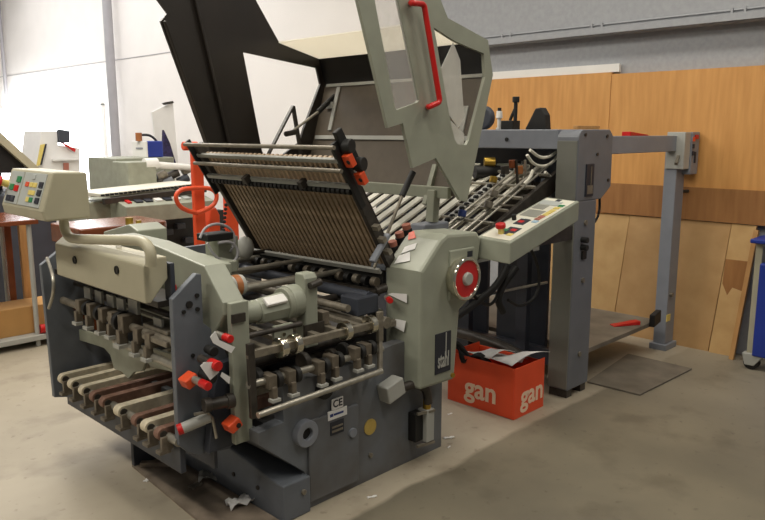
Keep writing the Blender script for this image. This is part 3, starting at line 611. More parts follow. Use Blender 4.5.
# ---- swinging control console at the far front
cy = 3.02
pr_ = [xz(at(*q, Y=cy)) for q in ((53,172),(87,172),(91,218),(45,222),(42,212))]
b = MB(); b.prism(pr_, 'y', cy, cy+.46); cc = b.build('control_console', 'cream', FM, .008, label='grey-cream console with membrane keys')
A0, A1 = Vector((pr_[4][0], cy, pr_[4][1])), Vector((pr_[0][0], cy, pr_[0][1])); CU = (A1-A0); CL = CU.length; CU.normalize(); CN = Vector((-CU.z, 0, CU.x))
def onc(u, y, h=0.): return A0+CU*(u*CL)+Vector((0,y*1.35,0))+CN*h
def ckey(u, y, wu, wy, m, nm='key', h=.004): return MB().obox(onc(u,y,h/2), CU, (0,1,0), CN, wu*CL/2, wy*.675, h/2+.001).build(nm, m, cc, .001)
ckey(.5,.115,.86,.17,'greykey','membrane',.003); ckey(.5,.265,.86,.11,'greykey','membrane',.003)
for i in range(3): ckey(.24+.2*i,.050,.15,.028,'key',h=.008)
for u,y,m in ((.62,.16,'orange'),(.62,.125,'yellow'),(.62,.095,'yellow'),(.42,.095,'yellow'),(.42,.12,'yellow'),(.24,.125,'yellow'),(.24,.10,'greenk'),(.82,.12,'greykey')): ckey(u,y,.12,.024,m,h=.007)
for u,y,m in ((.72,.235,'greenk'),(.48,.24,'red'),(.2,.25,'key'),(.2,.285,'key'),(.5,.28,'greenk')): ckey(u,y,.16,.032,m,h=.008)
v = onc(.56,.325); es = MB().cyl(v, v+CN*.035, .016, n=14).build('button_stem', 'yellow', cc); MB().cyl(v+CN*.035, v+CN*.055, .026, n=18).build('emergency_stop_button', 'red', cc, .006)
q_ = [at(*q, X=1.30) for q in ((64,214),(64,228),(69,238),(78,239),(110,240),(137,240),(146,243),(151,252),(151,266))]
MB().tube(q_, .021, 14, 2).build('console_arm', 'cream', FM)
MB().cyl((1.37, 2.88, 1.12), (1.37, 2.88, 1.16), .012).build('arm_support', 'white', FM)

# ================================================================== SHEET FEEDER
SF = thing('sheet_feeder', (4.0, 2.8, 0), 'tall grey sheet feeder with beam, control desk and long arm, behind the folding machine', 'sheet feeder')
PX0 = 3.80
arc = [(PX0+.06-.06*math.cos(g), 1.555+.06*math.sin(g)) for g in [i*math.pi/12 for i in range(7)]]
b = MB(); b.prism([(PX0,1.20)]+arc+[(4.17,1.615),(4.21,1.58),(4.215,1.27),(4.10,1.20)], 'y', 2.16, 2.30); ph = b.build('pillar_head', 'pillar', SF, .006)
b = MB(); b.prism([(2.165,1.21),(2.295,1.21),(2.295,1.55),(2.165,1.55)], 'x', PX0-.006, PX0+.002); b.build('lit_face_plate', 'pillar_lit', ph, .002)  # thin plate added to give the front face its lit, greener tone
b = MB(); b.box(3.895, 3.985, 2.152, 2.162, 1.225, 1.415); b.build('rating_plate', 'key', ph, .002); b = MB(); b.box(3.91, 3.97, 2.149, 2.153, 1.24, 1.29); b.box(3.945,3.951,2.149,2.153,1.29,1.40); b.build('plate_print', 'oldsteel', ph)
for x, z in ((3.87,1.585),(4.13,1.575),(4.17,1.31),(4.02,1.47)): MB().cyl((x, 2.152, z), (x, 2.162, z), .010, n=10).build('screw', 'dark', ph)
b = MB(); b.box(PX0, 4.045, 2.16, 2.30, .05, 1.20); pil = b.build('pillar', 'pillar', SF, .006)
MB().box(PX0-.006, PX0+.002, 2.165, 2.295, .06, 1.19).build('lit_face_plate', 'pillar_lit', pil, .002)  # same lit tone as a plate on the lower front face
for x_ in (PX0+.01, 3.975): MB().box(x_, x_+.06, 2.17, 2.29, 0, .05).build('pillar_foot', 'dark', pil)
for z in (1.07,.72,.26): MB().cyl((PX0+.12, 2.15, z), (PX0+.12, 2.162, z), .016, n=10).build('bolt', 'oldsteel', pil)
b = MB()
for z in (.97,.925): b.cyl((PX0+.09, 2.12, z), (PX0+.09, 2.162, z), .018, n=12)
b.box(PX0+.09, PX0+.14, 2.15, 2.162, .85, .90); b.build('switch', 'black', pil, .002)
b = MB(); b.box(3.81, 3.93, 2.30, 3.75, 1.50, 1.615); bm_ = b.build('beam', 'bluel', SF, .005)
MB().cyl((3.803, 2.66, 1.555), (3.815, 2.66, 1.555), .012, n=12).build('hole', 'black', bm_)
b = MB(); b.box(PX0, 4.075, 3.65, 3.80, 0, 1.50); b.build('far_pillar', 'slate', SF, .005)
b = MB(); b.box(4.19, 5.40, 2.18, 2.25, 1.465, 1.575); arm = b.build('arm', 'bluel', SF, .004)
b = MB(); b.box(5.20, 5.345, 2.17, 2.26, .045, 1.465); b.box(5.18, 5.37, 2.15, 2.28, 0, .045); po = b.build('arm_post', 'bluel', SF, .004)
b = MB(); b.box(5.20, 5.26, 2.165, 2.172, .22, .27); b.build('warning_sticker', 'yellow', po)
MB().cyl((5.24, 2.15, .42), (5.24, 2.175, .42), .016).build('bolt', 'oldsteel', po); MB().cyl((5.38, 2.2, 1.17), (5.46, 2.16, 1.17), .012).build('peg', 'dark', po)
b = MB(); b.box(5.19, 5.29, 2.12, 2.25, 1.34, 1.60); sb = b.build('arm_switch_box', 'lite', SF, .004)
b = MB(); b.box(5.292, 5.42, 2.11, 2.25, 1.30, 1.60); b.build('button_case', 'bluel', sb, .004)
for z in (1.55,1.5,1.45): MB().box(5.30, 5.32, 2.10, 2.112, z-.015, z+.015).build('button', 'orange' if z > 1.5 else 'key', sb)
MB().box(5.33, 5.38, 2.10, 2.112, 1.55, 1.58).build('button', 'red', sb); MB().box(5.345, 5.365, 2.104, 2.112, 1.38, 1.46).build('button_print', 'key', sb)
MB().bar((5.19, 2.16, 1.43), (5.11, 2.14, 1.38), .02, .02).build('switch_lever', 'oldsteel', sb)
# pile table
b = MB(); b.box(4.10, 5.12, 2.20, 3.55, .215, .245); pt = b.build('pile_table', 'pit', SF, .002, label='dark steel pile table')
b = MB(); b.obox((5.03, 2.18, .275), (1,.1,.1), (-.1,1,0), (0,0,1), .07, .02, .045); b.build('bumper', 'black', pt, .006)
b = MB(); b.box(4.08, 4.16, 3.5, 3.56, 0, 1.45); b.build('lift_post', 'slate', SF)
MB().tube([at(599,192,Y=2.25), at(600,205,Y=2.25), at(598,218,Y=2.25), at(591,226,Y=2.25)], .008, 8, 2).build('cable', 'black', SF)
# front panels, crossbars, hoses
for y0, y1, nm in ((2.40, 2.78, 'front_panel'), (2.86, 3.60, 'front_panel')):
    MB().box(3.92, 3.95, y0, y1, .14, 1.05).build(nm, 'slate', SF, .004)
b = MB(); b.box(3.86, 3.92, 2.30, 3.65, .16, .26); b.build('front_crossbar', 'slate', SF, .004)
b = MB(); b.tube([(3.72, 3.4, .26), (3.68, 2.9, .30), (3.70, 2.55, .27), (3.77, 2.36, .17)], .035, 10, 2); b.build('floor_duct', 'dark', SF)
b = MB(); b.bar((3.84, 2.52, .16), (3.84, 2.52, 1.05), .08, .05, up=(1,0,0)); b.bar((3.84, 2.98, .16), (3.84, 2.98, 1.05), .10, .05, up=(1,0,0)); b.build('front_post', 'slate', SF, .004)
rod((3.0, 2.36, .72), (3.80, 2.33, .70), .008, 'steel', 'tie_rod', SF)
for q in (((507,266),(497,286),(476,303),(455,318)),((516,268),(503,285),(497,300),(503,312)),((527,240),(540,270),(538,296),(520,308),(508,300)),((470,290),(480,303),(492,306),(500,290))):
    MB().tube([at(*p, Y=2.32) for p in q], .020 if q[0][0] in (507,516) else .009, 10, 2).build('hose', 'black', SF)
b = MB(); v = at(498,282,Y=2.4); b.cyl(v, v+Vector((0,-.02,0)), .018); b.build('red_plug', 'red', SF)
MB().box(3.78, 3.80, 2.34, 2.42, .98, 1.02).build('sensor', 'oldsteel', SF)
# inclined feed table with tapes
DX = Vector((1, 0, .437)).normalized(); T0 = Vector((2.98, 0, .965)); TN = Vector((-.437, 0, 1)).normalized()
def tb(s_, y, h=0.): q = T0+DX*s_+TN*h; return Vector((q.x, y, q.z))
TLn = 1.15
b = MB()
for y in (2.36, 3.56): b.bar(tb(0,y,-.05), tb(TLn,y,-.05), .03, .10, up=TN)
for s_ in (.05,.4,.75,1.1): b.bar(tb(s_,2.37,-.05), tb(s_,3.55,-.05), .03, .03, up=TN)
ft = b.build('feed_table', 'dark', SF, .002)
ys = [2.50+.098*i for i in range(11)]
for i, y in enumerate(ys):
    w_ = .052 if i not in (2,) else .02
    MB().bar(tb(.0,y,.0), tb(TLn,y,.0), w_, .012, up=TN).build('feed_tape', 'tape', ft)
for y, w_ in ((2.41,.012),(2.455,.02),(2.55,.014),(2.60,.016)):
    MB().cyl(tb(.05,y,.03), tb(1.0,y,.03), w_*.55, n=10).build('guide_rod', 'steel', ft)
b = MB(); b.bar(tb(.0,2.66,.02), tb(1.1,2.66,.02), .05, .014, up=TN); rl = b.build('side_lay', 'lite', ft)
b = MB()
for i in range(22): q = tb(.04+.048*i, 2.645, .03); b.cyl(q+Vector((0,-.012,0)), q+Vector((0,.012,0)), .012, n=8)
b.build('ball_track', 'black', rl)
for s_, y, m_ in ((.30,2.55,'blueink'),(.55,2.50,'oldsteel'),(.72,2.62,'brass'),(.42,2.45,'oldsteel')):
    q = tb(s_, y, .05); MB().cyl(q, q+Vector((.01,0,.035)), .024, n=14).build('adjusting_knob', m_, ft, .003)
for s_ in (.3,.45,.6,.74,.9):
    MB().bar(tb(s_,2.34,.025), tb(s_+.02,2.72 if s_ != .74 else 3.56,.025), .014, .014, up=TN).build('cross_rod', 'dark' if s_ > .9 else 'steel', ft)
b = MB(); b.box(3.0, 3.75, 2.36, 2.40, .90, .955); b.build('table_rail', 'lite', SF, .003)
for a_, c_ in (((500,205),(566,207)),((478,232),(540,200))):
    MB().bar(at(*a_, Y=2.38), at(*c_, Y=2.46), .010, .010).build('linkage_rod', 'oldsteel', SF)
# suction head under the beam
b = MB(); b.box(3.95, 4.15, 2.31, 3.6, 1.34, 1.52); b.build('suction_head', 'slate', SF, .006)
b = MB(); b.box(3.90, 4.05, 2.58, 2.80, 1.24, 1.40); b.build('head_case', 'greend', SF, .006)
b = MB(); b.box(3.86, 3.95, 2.36, 2.44, 1.17, 1.32); b.build('valve_block', 'bluel', SF, .004)
b = MB(); b.box(4.0, 4.02, 2.32, 3.6, 1.0, 1.35); b.build('back_shield', 'dark', SF)
b = MB(); v = at(484,162,Y=2.82); b.cyl(v, v+Vector((.05,-.05,0)), .03); b.build('yellow_valve', 'brass', SF, .003)
b = MB(); v = at(487,172,Y=2.8); b.cyl(v+Vector((-.08,.04,0)), v+Vector((.08,-.04,0)), .04); b.build('feed_cylinder', 'black', SF, .003)
for q in (((527,155),(533,164),(543,167),(552,163),(557,157)),((530,150),(540,158),(550,157),(556,152)),((533,170),(530,178),(524,184)),((545,172),(552,178),(556,184))):
    MB().tube([at(*p, Y=2.36) for p in q], .009, 8, 2).build('air_hose', 'tape', SF)
for x, y, m_ in ((519,170,'copper'),(522,182,'oldsteel'),(528,176,'oldsteel'),(536,178,'slate'),(550,182,'pinkcap'),(513,164,'wood'),(540,185,'dark'),(505,170,'dark')):
    v = at(x, y, Y=2.5); MB().cbox(v, .05, .03, .05).build('valve_fitting', m_, SF, .005)
for x in (516,525,531): MB().bar(at(x,160,Y=2.48), at(x+2,190,Y=2.48), .012, .012).build('sucker_rod', 'dark' if x != 525 else 'steel', SF)
# control desk
c0, c1 = Vector((2.915,2.0,0)), Vector((3.552,2.0,0))
near = [(2.0,.966),(2.0,1.073),(2.205,1.082),(2.205,.975)]
vs = [(2.918,y,z) for y,z in near]+[(3.556,y,z+.160) for y,z in near]
b = MB(); b.add(vs, [(0,1,2,3),(7,6,5,4),(0,4,5,1),(1,5,6,2),(2,6,7,3),(3,7,4,0)]); cd = b.build('control_desk', 'green', SF, .006, label='long grey-green control desk')
DU = Vector((3.556-2.918,0,.160)); DLn = DU.length; DU.normalize(); DV = Vector((0,.205,.009)).normalized(); DN = DU.cross(DV)
if DN.z < 0: DN = -DN
def ond(u, v_, h=0.): return Vector((2.918,2.0,1.073))+DU*(u*DLn)+DV*(v_*.205)+DN*h
def dkey(u, v_, wu, wv, m, nm='key', h=.004): return MB().obox(ond(u,v_,h/2), DU, DV, DN, wu*DLn/2, wv*.205/2, h/2).build(nm, m, cd, .001)
dkey(.5,.5,.94,.84,'cplate','desk_plate',.002)
dkey(.20,.42,.15,.34,'key','button_row',.004); dkey(.40,.52,.12,.30,'key','button_row',.004); dkey(.60,.62,.15,.5,'greyd','display',.004); dkey(.755,.70,.10,.36,'greyd','display',.004); dkey(.865,.62,.10,.6,'greykey','display',.004); dkey(.945,.52,.05,.14,'key','badge',.003)
for i,(u,v_,m_) in enumerate(((.44,.22,'bluekey'),(.50,.26,'pinkcap'),(.555,.26,'pinkcap'),(.61,.24,'yellow'),(.66,.24,'yellow'),(.71,.24,'yellow'),(.77,.24,'yellow'),(.83,.22,'greenk'),(.40,.55,'red'),(.44,.48,'key'),(.20,.58,'greenk'),(.22,.38,'red'),(.13,.30,'yellow'))): dkey(u,v_,.045,.15,m_,h=.005)
v = ond(.13,.55); MB().cyl(v, v+DN*.03, .016, n=14).build('button_stem', 'yellow', cd); MB().cyl(v+DN*.03, v+DN*.055, .026, n=18).build('emergency_stop_button', 'red', cd, .006)
v = ond(.42,.8); MB().cyl(v, v+DN*.03, .012, n=12).build('rotary_switch', 'black', cd)
b = MB(); b.box(3.40, 3.80, 2.17, 2.21, .98, 1.06); b.build('desk_bracket', 'dark', SF)
# loose things on the feeder
tb_ = thing('grease_bottle', at(499,129,X=3.87)-Vector((0,0,0)), 'small white bottle with black cap on the feeder beam', 'bottle')
p = Vector((3.87, at(499,129,X=3.87).y, 1.615)); tb_.location = p; tb_['org'] = list(p)
MB().cyl(p, p+Vector((0,0,.012)), .02).cyl(p+Vector((0,0,.012)), p+Vector((0,0,.07)), .012).cyl(p+Vector((0,0,.07)), p+Vector((0,0,.115)), .022, .018).build('body', 'white', tb_, .002); MB().cyl(p+Vector((0,0,.115)), p+Vector((0,0,.135)), .012).build('cap', 'black', tb_)
y_ = at(507,129,X=3.87).y
b = MB(); b.box(3.83, 3.91, y_-.07, y_+.02, 1.615, 1.67); b.cyl((3.87, y_-.06, 1.67), (3.87, y_-.06, 1.79), .012); b.cyl((3.87, y_-.06, 1.78), (3.87, y_-.06, 1.815), .022); b.bar((3.87, y_-.02, 1.67), (3.87, y_-.055, 1.74), .016, .016, up=(1,0,0)); tag(b.build('clamp_tool', 'black', None, .003), 'black clamp with an upright knob standing on the feeder beam beside the white bottle', 'tool')
y_ = at(540,129,X=3.87).y
b = MB(); b.prism([(y_+.09,1.615),(y_-.06,1.615),(y_-.05,1.70),(y_-.02,1.745),(y_+.02,1.74)], 'x', 3.84, 3.90); tag(b.build('hand_clamp', 'black', None, .006), 'dark wedge-shaped tool standing on the middle of the feeder beam', 'tool')
y_ = at(484,129,X=3.88).y; b = MB(); b.cyl((3.85, y_, 1.69), (3.90, y_, 1.69), .075, n=28); b.build('reel', 'slate', None, .01)
o = bpy.data.objects['reel']; tag(o, 'round dark reel on the feeder beam next to the raised hood', 'reel')
b = MB(); b.bar((3.88, 2.23, 1.627), (4.16, 2.24, 1.627), .03, .02); tag(b.build('wooden_strip', 'woodl', None, .002), 'short tan wooden strip lying on top of the feeder pillar', 'wooden strip')
def wedge(x, y, z, ln, rz, lb):
    b = MB(); d = Vector((math.cos(rz), math.sin(rz), 0)); s_ = Vector((-d.y, d.x, 0))*.03
    p = Vector((x,y,z)); q = p+d*ln; h = Vector((0,0,.028))
    b.add([p-s_, p+s_, q+s_, q-s_, p-s_+h*.25, p+s_+h*.25, q+s_+h, q-s_+h], [(3,2,1,0),(4,5,6,7),(0,1,5,4),(1,2,6,5),(2,3,7,6),(3,0,4,7)])
    return tag(b.build('pile_wedge', 'red', None, .003), lb, 'wedge', 'red pile wedges')
v = at(612,326,Z=.245); w2 = at(638,324,Z=.245); wedge(v.x, v.y, .245, (w2-v).length, math.atan2(w2.y-v.y, w2.x-v.x), 'red plastic wedge lying on the dark pile table')
v = at(645,135,Z=1.575); wedge(4.75, 2.215, 1.575, .26, math.pi, 'red plastic wedge lying on the horizontal arm')

# pit cover
b = MB(); b.prism([tuple(at(*q, Z=0).xy) for q in ((587,383),(640,396),(692,370),(628,355))], 'z', .001, .012); tag(b.build('floor_hatch', 'pit', None, .002), 'dark rectangular steel plate lying on the floor by the feeder pillar', 'floor plate')

# ================================================================== ORANGE BOX
bc = Vector((3.30, 2.22, 0)); GB = thing('carton', (3.44, 2.43, 0), 'orange-red open cardboard box with pale lettering on the floor, full of waste paper', 'box')
bx0, bx1, by0, by1, bh, t = 3.295, 3.60, 2.20, 2.68, .30, .006
b = MB(); b.box(bx0, bx1, by0, by1, 0, t); b.box(bx0, bx1, by0, by0+t, t, bh); b.box(bx0, bx1, by1-t, by1, t, bh); b.box(bx0, bx0+t, by0+t, by1-t, t, bh); b.box(bx1-t, bx1, by0+t, by1-t, t, bh-.02)
body = b.build('body', 'carton', GB, .002)
def serif_g(o, ex, parent):
    lettering('lettering', 'gan', .17, o, ex, (0,0,1), 'letter', parent, .0008)
serif_g((bx0-.0012, 2.435, .115), (0,-1,0), body); serif_g((3.475, by0-.0012, .115), (1,0,0), body)
def sheet(nm, pts, lab, cat, m='paper', grp=None, bend=.02):
    a_, b_, c_, d_ = [Vector(p) for p in pts]
    def fn(u, v_):
        q = a_*(1-u)*(1-v_)+b_*u*(1-v_)+c_*u*v_+d_*(1-u)*v_
        return q+Vector((0,0,math.sin(u*math.pi)*bend*math.cos(v_*2.)))
    o = MB().grid(8, 6, fn).build(nm, m, None, 0, None, .0015, False); return tag(o, lab, cat, grp)
sheet('paper_sheet', ((3.32,2.24,.305),(3.62,2.18,.335),(3.62,2.36,.30),(3.36,2.46,.305)), 'curled white paper sheet at the right on top of the orange box', 'paper', 'paper', 'waste sheets in the orange box', .03)
sheet('paper_sheet', ((3.33,2.40,.308),(3.50,2.34,.325),(3.56,2.56,.29),(3.36,2.60,.305)), 'white paper sheet on the middle of the heap in the orange box', 'paper', 'paper', 'waste sheets in the orange box', .03)
sheet('paper_sheet', ((3.45,2.26,.29),(3.58,2.3,.27),(3.58,2.60,.26),(3.40,2.60,.27)), 'white paper sheet lying lowest at the back in the orange box', 'paper', 'paper', 'waste sheets in the orange box', .02)
b = MB()
def ragf(u, v_):
    p = Vector((3.285+.10*u, 2.66-.26*u-.10*v_, .33-.12*u*u+.03*math.sin(9*u+5*v_)+.02*math.cos(11*v_)-.03*v_)); return p
b.grid(16, 8, ragf); tag(b.build('black_wrapping', 'black', None, 0, None, .004, False), 'crumpled black plastic hanging over the left edge of the orange box', 'plastic wrap')

# ================================================================== scraps on the floor
for k, (x, y, l, a_, lb) in enumerate(((372,497,.045,.3,'small white paper scrap on the floor below the round yellow sticker'),(449,438,.06,.2,'white paper scrap on the floor beside the machine base corner, the longer one'),(449,447,.03,.9,'tiny white paper scrap nearest the base corner'),(450,414,.035,.6,'small pale scrap on the floor left of the orange box'),(240,507,.11,.5,'crumpled torn white paper on the dirty tray edge'),(147,480,.035,1.2,'small white scrap on the floor left of the dirty tray'),(212,481,.12,.1,'grey torn paper lying on the dirty tray in front of the machine base'),(196,488,.07,.9,'smaller dark grey scrap at the outer edge of the dirty tray'))):
    v = at(x, y, Z=.002); z0 = .013 if ('tray' in lb and 'left' not in lb) else .001
    d = Vector((math.cos(a_-.7), math.sin(a_-.7), 0))*l; s_ = Vector((-d.y, d.x, 0))*(.3 if k < 4 else .6)
    def fn(u, q, v=v, d=d, s_=s_, z0=z0, l=l): return Vector((v.x, v.y, z0))+d*(u-.5)+s_*(q-.5)+Vector((0,0,(.12 if l < .1 else .28)*l*abs(math.sin(u*5+q*4))))
    tag(MB().grid(6, 4, fn).build('paper_scrap', 'paper' if k < 6 else 'lite' if k == 6 else 'oldsteel', None, 0, None, .001, False), lb, 'paper scrap', 'paper scraps on the floor')

# ================================================================== BLUE TROLLEY
TR = thing('workshop_trolley', (5.2, 1.3, 0), 'blue and beige workshop trolley at the right edge by the boards', 'trolley')
MB().box(5.16, 5.40, .9, 1.555, .10, .74).build('cabinet', 'bluep', TR, .01)
MB().box(5.20, 5.27, 1.555, 1.60, .10, .87).build('corner_post', 'cream', TR, .004)
MB().box(5.15, 5.40, .9, 1.625, .87, .90).build('tray', 'bluep', TR, .008)
cs = MB().prism([(1.48,.11),(1.62,.11),(1.60,.03),(1.54,.03)], 'x', 5.17, 5.23).build('caster_fork', 'lite', TR, .004)
MB().cyl((5.18, 1.56, .05), (5.22, 1.56, .05), .05, n=20).build('wheel', 'black', cs)

# ================================================================== BACKGROUND LEFT
# rack with wooden top
RK = thing('work_rack', (1.7, 5.9, 0), 'steel rack with brown wooden top behind the control console', 'rack')
MB().box(1.25, 2.05, 5.58, 6.25, .93, .965).build('wooden_top', 'wood', RK, .004)
for x, y in ((1.62,5.62),(1.99,5.62),(1.28,5.62),(1.28,6.2),(1.99,6.2)):
    MB().cyl((x, y, 0), (x, y, .93), .018, n=12).build('leg', 'lite', RK)
MB().box(1.25, 2.30, 5.58, 6.25, .05, .09).build('bottom_shelf', 'lite', RK, .004)
b = MB(); b.box(1.66, 2.22, 5.68, 5.98, .09, .30); tag(b.build('cardboard_box', 'card', None, .004), 'plain brown cardboard box on the rack bottom shelf', 'box')
v = at(2,322,Y=5.65); b = MB(); b.cyl((1.35, 5.72, .16), (1.63, 5.72, .16), .07, n=24); tag(b.build('paper_roll', 'tape', None, .004), 'white roll lying on the rack shelf at the left edge', 'paper roll')
for i, (x, w_, m_, lb) in enumerate(((1.95,.05,'wood','reddish-brown wooden plank standing on the rack, left of the two planks'),(2.06,.07,'woodl','light wooden plank standing on the rack, right of the two planks'))):
    tag(MB().box(x, x+w_, 6.02, 6.06, .09, .925).build('wooden_plank', m_, None, .003), lb, 'plank', 'planks in the rack')
kb = thing('steel_rod', (2.05, 5.62, .10), 'red-ended steel rod lying on the rack shelf front', 'rod')
MB().cyl((2.05, 5.62, .125), (2.35, 5.60, .125), .022).build('rod', 'lite', kb); MB().cyl((2.01, 5.62, .125), (2.05, 5.62, .125), .035).build('knob', 'red', kb, .004)
# far machine with raised lid
FL = thing('raised_lid_machine', (2.2, 7.3, 0), 'dark machine with slanting beige lid at the far left behind the console', 'machine')
MB().box(1.7, 2.7, 6.9, 7.7, 0, 1.05).build('cabinet', 'slate', FL, .01)
pl_ = [xz(at(*q, Y=6.9)) for q in ((-30,104),(0,132),(44,172),(33,172),(0,143),(-30,118))]
MB().prism(pl_, 'y', 6.9, 7.6).build('lid', 'cream', FL, .004)
pl_ = [xz(at(*q, Y=6.95)) for q in ((-30,119),(0,144),(33,173),(-30,173))]
MB().prism(pl_, 'y', 6.95, 7.55).build('lid_interior', 'liningb', FL)
MB().box(1.9, 2.0, 7.5, 7.56, 1.0, 1.45).build('lid_support', 'slate', FL)
MB().box(2.35, 2.45, 7.5, 7.56, 1.0, 1.42).build('lid_support', 'slate', FL)
# brown wooden crate/table
BT = thing('wooden_bench', (2.55, 5.2, 0), 'dark brown wooden bench with rounded corner behind the cover box', 'bench')
arc = [(2.79-.09+.09*math.sin(i*math.pi/12), 4.98+.09-.09*math.cos(i*math.pi/12)) for i in range(7)]
MB().prism([(2.1,5.5),(2.1,4.98)]+arc+[(2.79,5.5)], 'z', .80, .94).build('bench_top', 'wood', BT, .012)
for x, y in ((2.2,5.06),(2.58,5.10),(2.2,5.4),(2.6,5.4)): MB().box(x, x+.05, y, y+.05, 0, .80).build('leg', 'wood', BT)
# second folding machine
SM = thing('second_folding_machine', (3.6, 6.9, 0), 'second grey folding machine with long control box in the background left', 'folding machine')
Yg = 6.6
def R2(x0, y0, x1, y1, Y): a_ = at(x0, y1, Y=Y); c_ = at(x1, y0, Y=Y); return a_.x, c_.x, a_.z, c_.z
x0, x1, z0, z1 = R2(119,157,174,200,7.4); MB().box(x0, x1, 7.4, 8.1, 0, z1).build('head_cabinet', 'greend', SM, .01)
x0, x1, z0, z1 = R2(118,161,140,190,7.3); MB().box(x0, x1+.05, 7.05, 7.4, z0, z1).build('side_case', 'greend', SM, .01)
x0, x1, z0, z1 = R2(88,200,126,232,6.75); MB().box(x0, x1, 6.75, 7.3, 0, z1).build('delivery_body', 'greend', SM, .01)
a_, c_ = at(88,194,Y=6.8), at(188,183,Y=6.8)
b = MB(); b.bar(a_, c_, .5, .03); cv = b.build('conveyor_table', 'tape', SM, .004)
b = MB()
for i in range(24): q = a_.lerp(c_, (i+.5)/24)+Vector((0,-.262,.0)); b.cbox(q, .03, .02, .018)
b.build('belt_cleat', 'black', cv)
MB().bar(a_+Vector((0,-.32,-.05)), c_+Vector((0,-.32,-.05)), .06, .05).build('table_rail', 'dark', SM)
a_, c_ = at(126,205,Y=6.3), at(192,198,Y=6.3)
vs = []
x0, x1 = a_.x, c_.x+.25
b = MB(); b.prism([(6.3,a_.z-.17),(6.3,a_.z-.02),(6.62,a_.z+.06),(6.62,a_.z-.17)], 'x', x0, x1); cb = b.build('control_box', 'greend', SM, .006)
for i, m_ in enumerate(('red','key','key','white','key','white','greykey')):
    xx = x0+.08+.1*i; MB().obox((xx, 6.42, a_.z+.015), (1,0,0), (0,.32,.08), (0,-.08,.32), .035 if m_ != 'red' else .02, .04, .01).build('key', m_, cb)
x0, x1, z0, z1 = R2(148,212,200,246,6.9); MB().box(x0, x1+.3, 6.9, 7.0, .2, z1).build('under_frame', 'black', SM)
for x, y in ((158,222),(168,232),(180,226),(188,240),(155,240)):
    v = at(x, y, Y=6.85); MB().cbox(v, .10, .06, .06).build('mechanism', ('slate','dark','oldsteel','slate','oldsteel')[x % 5], SM, .008)
a_, c_ = at(146,164,Y=7.1), at(196,168,Y=7.1)
b = MB(); b.cyl(a_, c_, .035); b.cyl(a_+Vector((-.02,0,0)), a_+Vector((.12,0,-.0)), .06); b.build('paper_roller', 'white', SM)
for x, y, m_ in ((150,178,'slate'),(160,176,'oldsteel'),(166,182,'bluel'),(172,175,'dark'),(182,180,'slate'),(186,170,'oldsteel'),(156,184,'dark'),(178,186,'dark')):
    v = at(x, y, Y=7.15); b = MB(); b.cyl(v+Vector((-.05,0,-.02)), v+Vector((.06,-.03,.03)), .045); b.build('mechanism', m_, SM, .006)
# blue unit on the head cabinet
zt = R2(119,157,174,200,7.4)[3]
BU = thing('blue_power_unit', (at(147,158,Y=7.5).x, 7.6, zt), 'blue box with white front panel and cables on the background machine', 'power unit')
c_ = at(163,141,Y=7.45); xm_ = at(147,150,Y=7.45).x; yb_ = at(133,150,X=xm_).y; a_ = Vector((xm_,0,0))
MB().box(xm_+.012, c_.x, 7.45, yb_, zt, c_.z).build('case', 'bluep', BU, .012)
MB().box(xm_-.01, xm_+.012, 7.45, yb_, zt, c_.z).build('front_panel', 'white', BU, .006)
MB().box(xm_-.016, xm_-.008, 7.52, 7.52+(yb_-7.52)*.6, zt+.09, c_.z-.07).build('display', 'bluel', BU)
MB().tube([Vector((xm_+.05,7.75,c_.z)), Vector((xm_+.05,7.75,c_.z+.06)), Vector((xm_+.08,7.6,c_.z+.07)), Vector((xm_+.15,7.6,c_.z+.05)), Vector((c_.x+.02,7.6,c_.z-.02)), Vector((c_.x+.03,7.6,zt+.05))], .014, 8, 2).build('cable', 'black', BU)
MB().cyl((xm_-.01,7.6,c_.z), (xm_-.01,7.6,c_.z+.09), .035).build('cable_plug', 'copper', BU)
# white machine in the distance
WM = thing('white_press', (3.6, 10, 0), 'white machine with small dark red screen before the bright window', 'machine')
def prismY(pts, Y, d, nm, m, par, bev=.006): return MB().prism([xz(at(*q, Y=Y)) for q in pts], 'y', Y, Y+d).build(nm, m, par, bev)
prismY(((41,131),(57,131),(58,145),(80,148),(81,247),(37,247),(37,172)), 10, .6, 'body', 'white', WM)
prismY(((59,129),(70,131),(70,143),(60,143)), 9.95, .08, 'screen', 'slate', WM, .003); prismY(((62,143),(64,143),(76,149),(75,152)), 9.94, .04, 'screen_arm', 'red', WM, .002)
prismY(((41,145),(45,144),(40,165),(37,166)), 9.95, .03, 'yellow_label', 'yellow', WM, .001); prismY(((45,144),(47,144),(42,165),(40,165)), 9.95, .03, 'dark_stripe', 'key', WM, .001)
prismY(((64,163),(69,163),(69,170),(64,170)), 9.96, .03, 'hand_control', 'pinkcap', WM, .002); prismY(((53,159),(80,158),(80,160),(53,161)), 9.93, .06, 'ledge', 'white', WM, .002)
# white panel with dark cloth
q_ = [xz(at(*q, Y=8.9)) for q in ((152,112),(173,102),(178,160))]; bp_ = MB(); bp_.prism(q_+[(q_[2][0]+.1, 0), (q_[2][0]-.2, 0)], 'y', 8.9, 8.94); bo = bp_.build('tilted_board', 'white', None, .003)
tag(bo, 'white slanting panel standing behind the blue box', 'panel')
prismY(((163,103),(167,102),(173,101),(174,103),(165,105)), 8.86, .04, 'hinge', 'dark', bo, 0)
b = MB(); b.prism([xz(at(*q, Y=8.7)) for q in ((164,130),(170,143),(176,163),(163,165))], 'y', 8.7, 8.75); tag(b.build('hanging_cloth', 'cloth'), 'dark purple patterned cloth hanging right of the blue box', 'cloth')
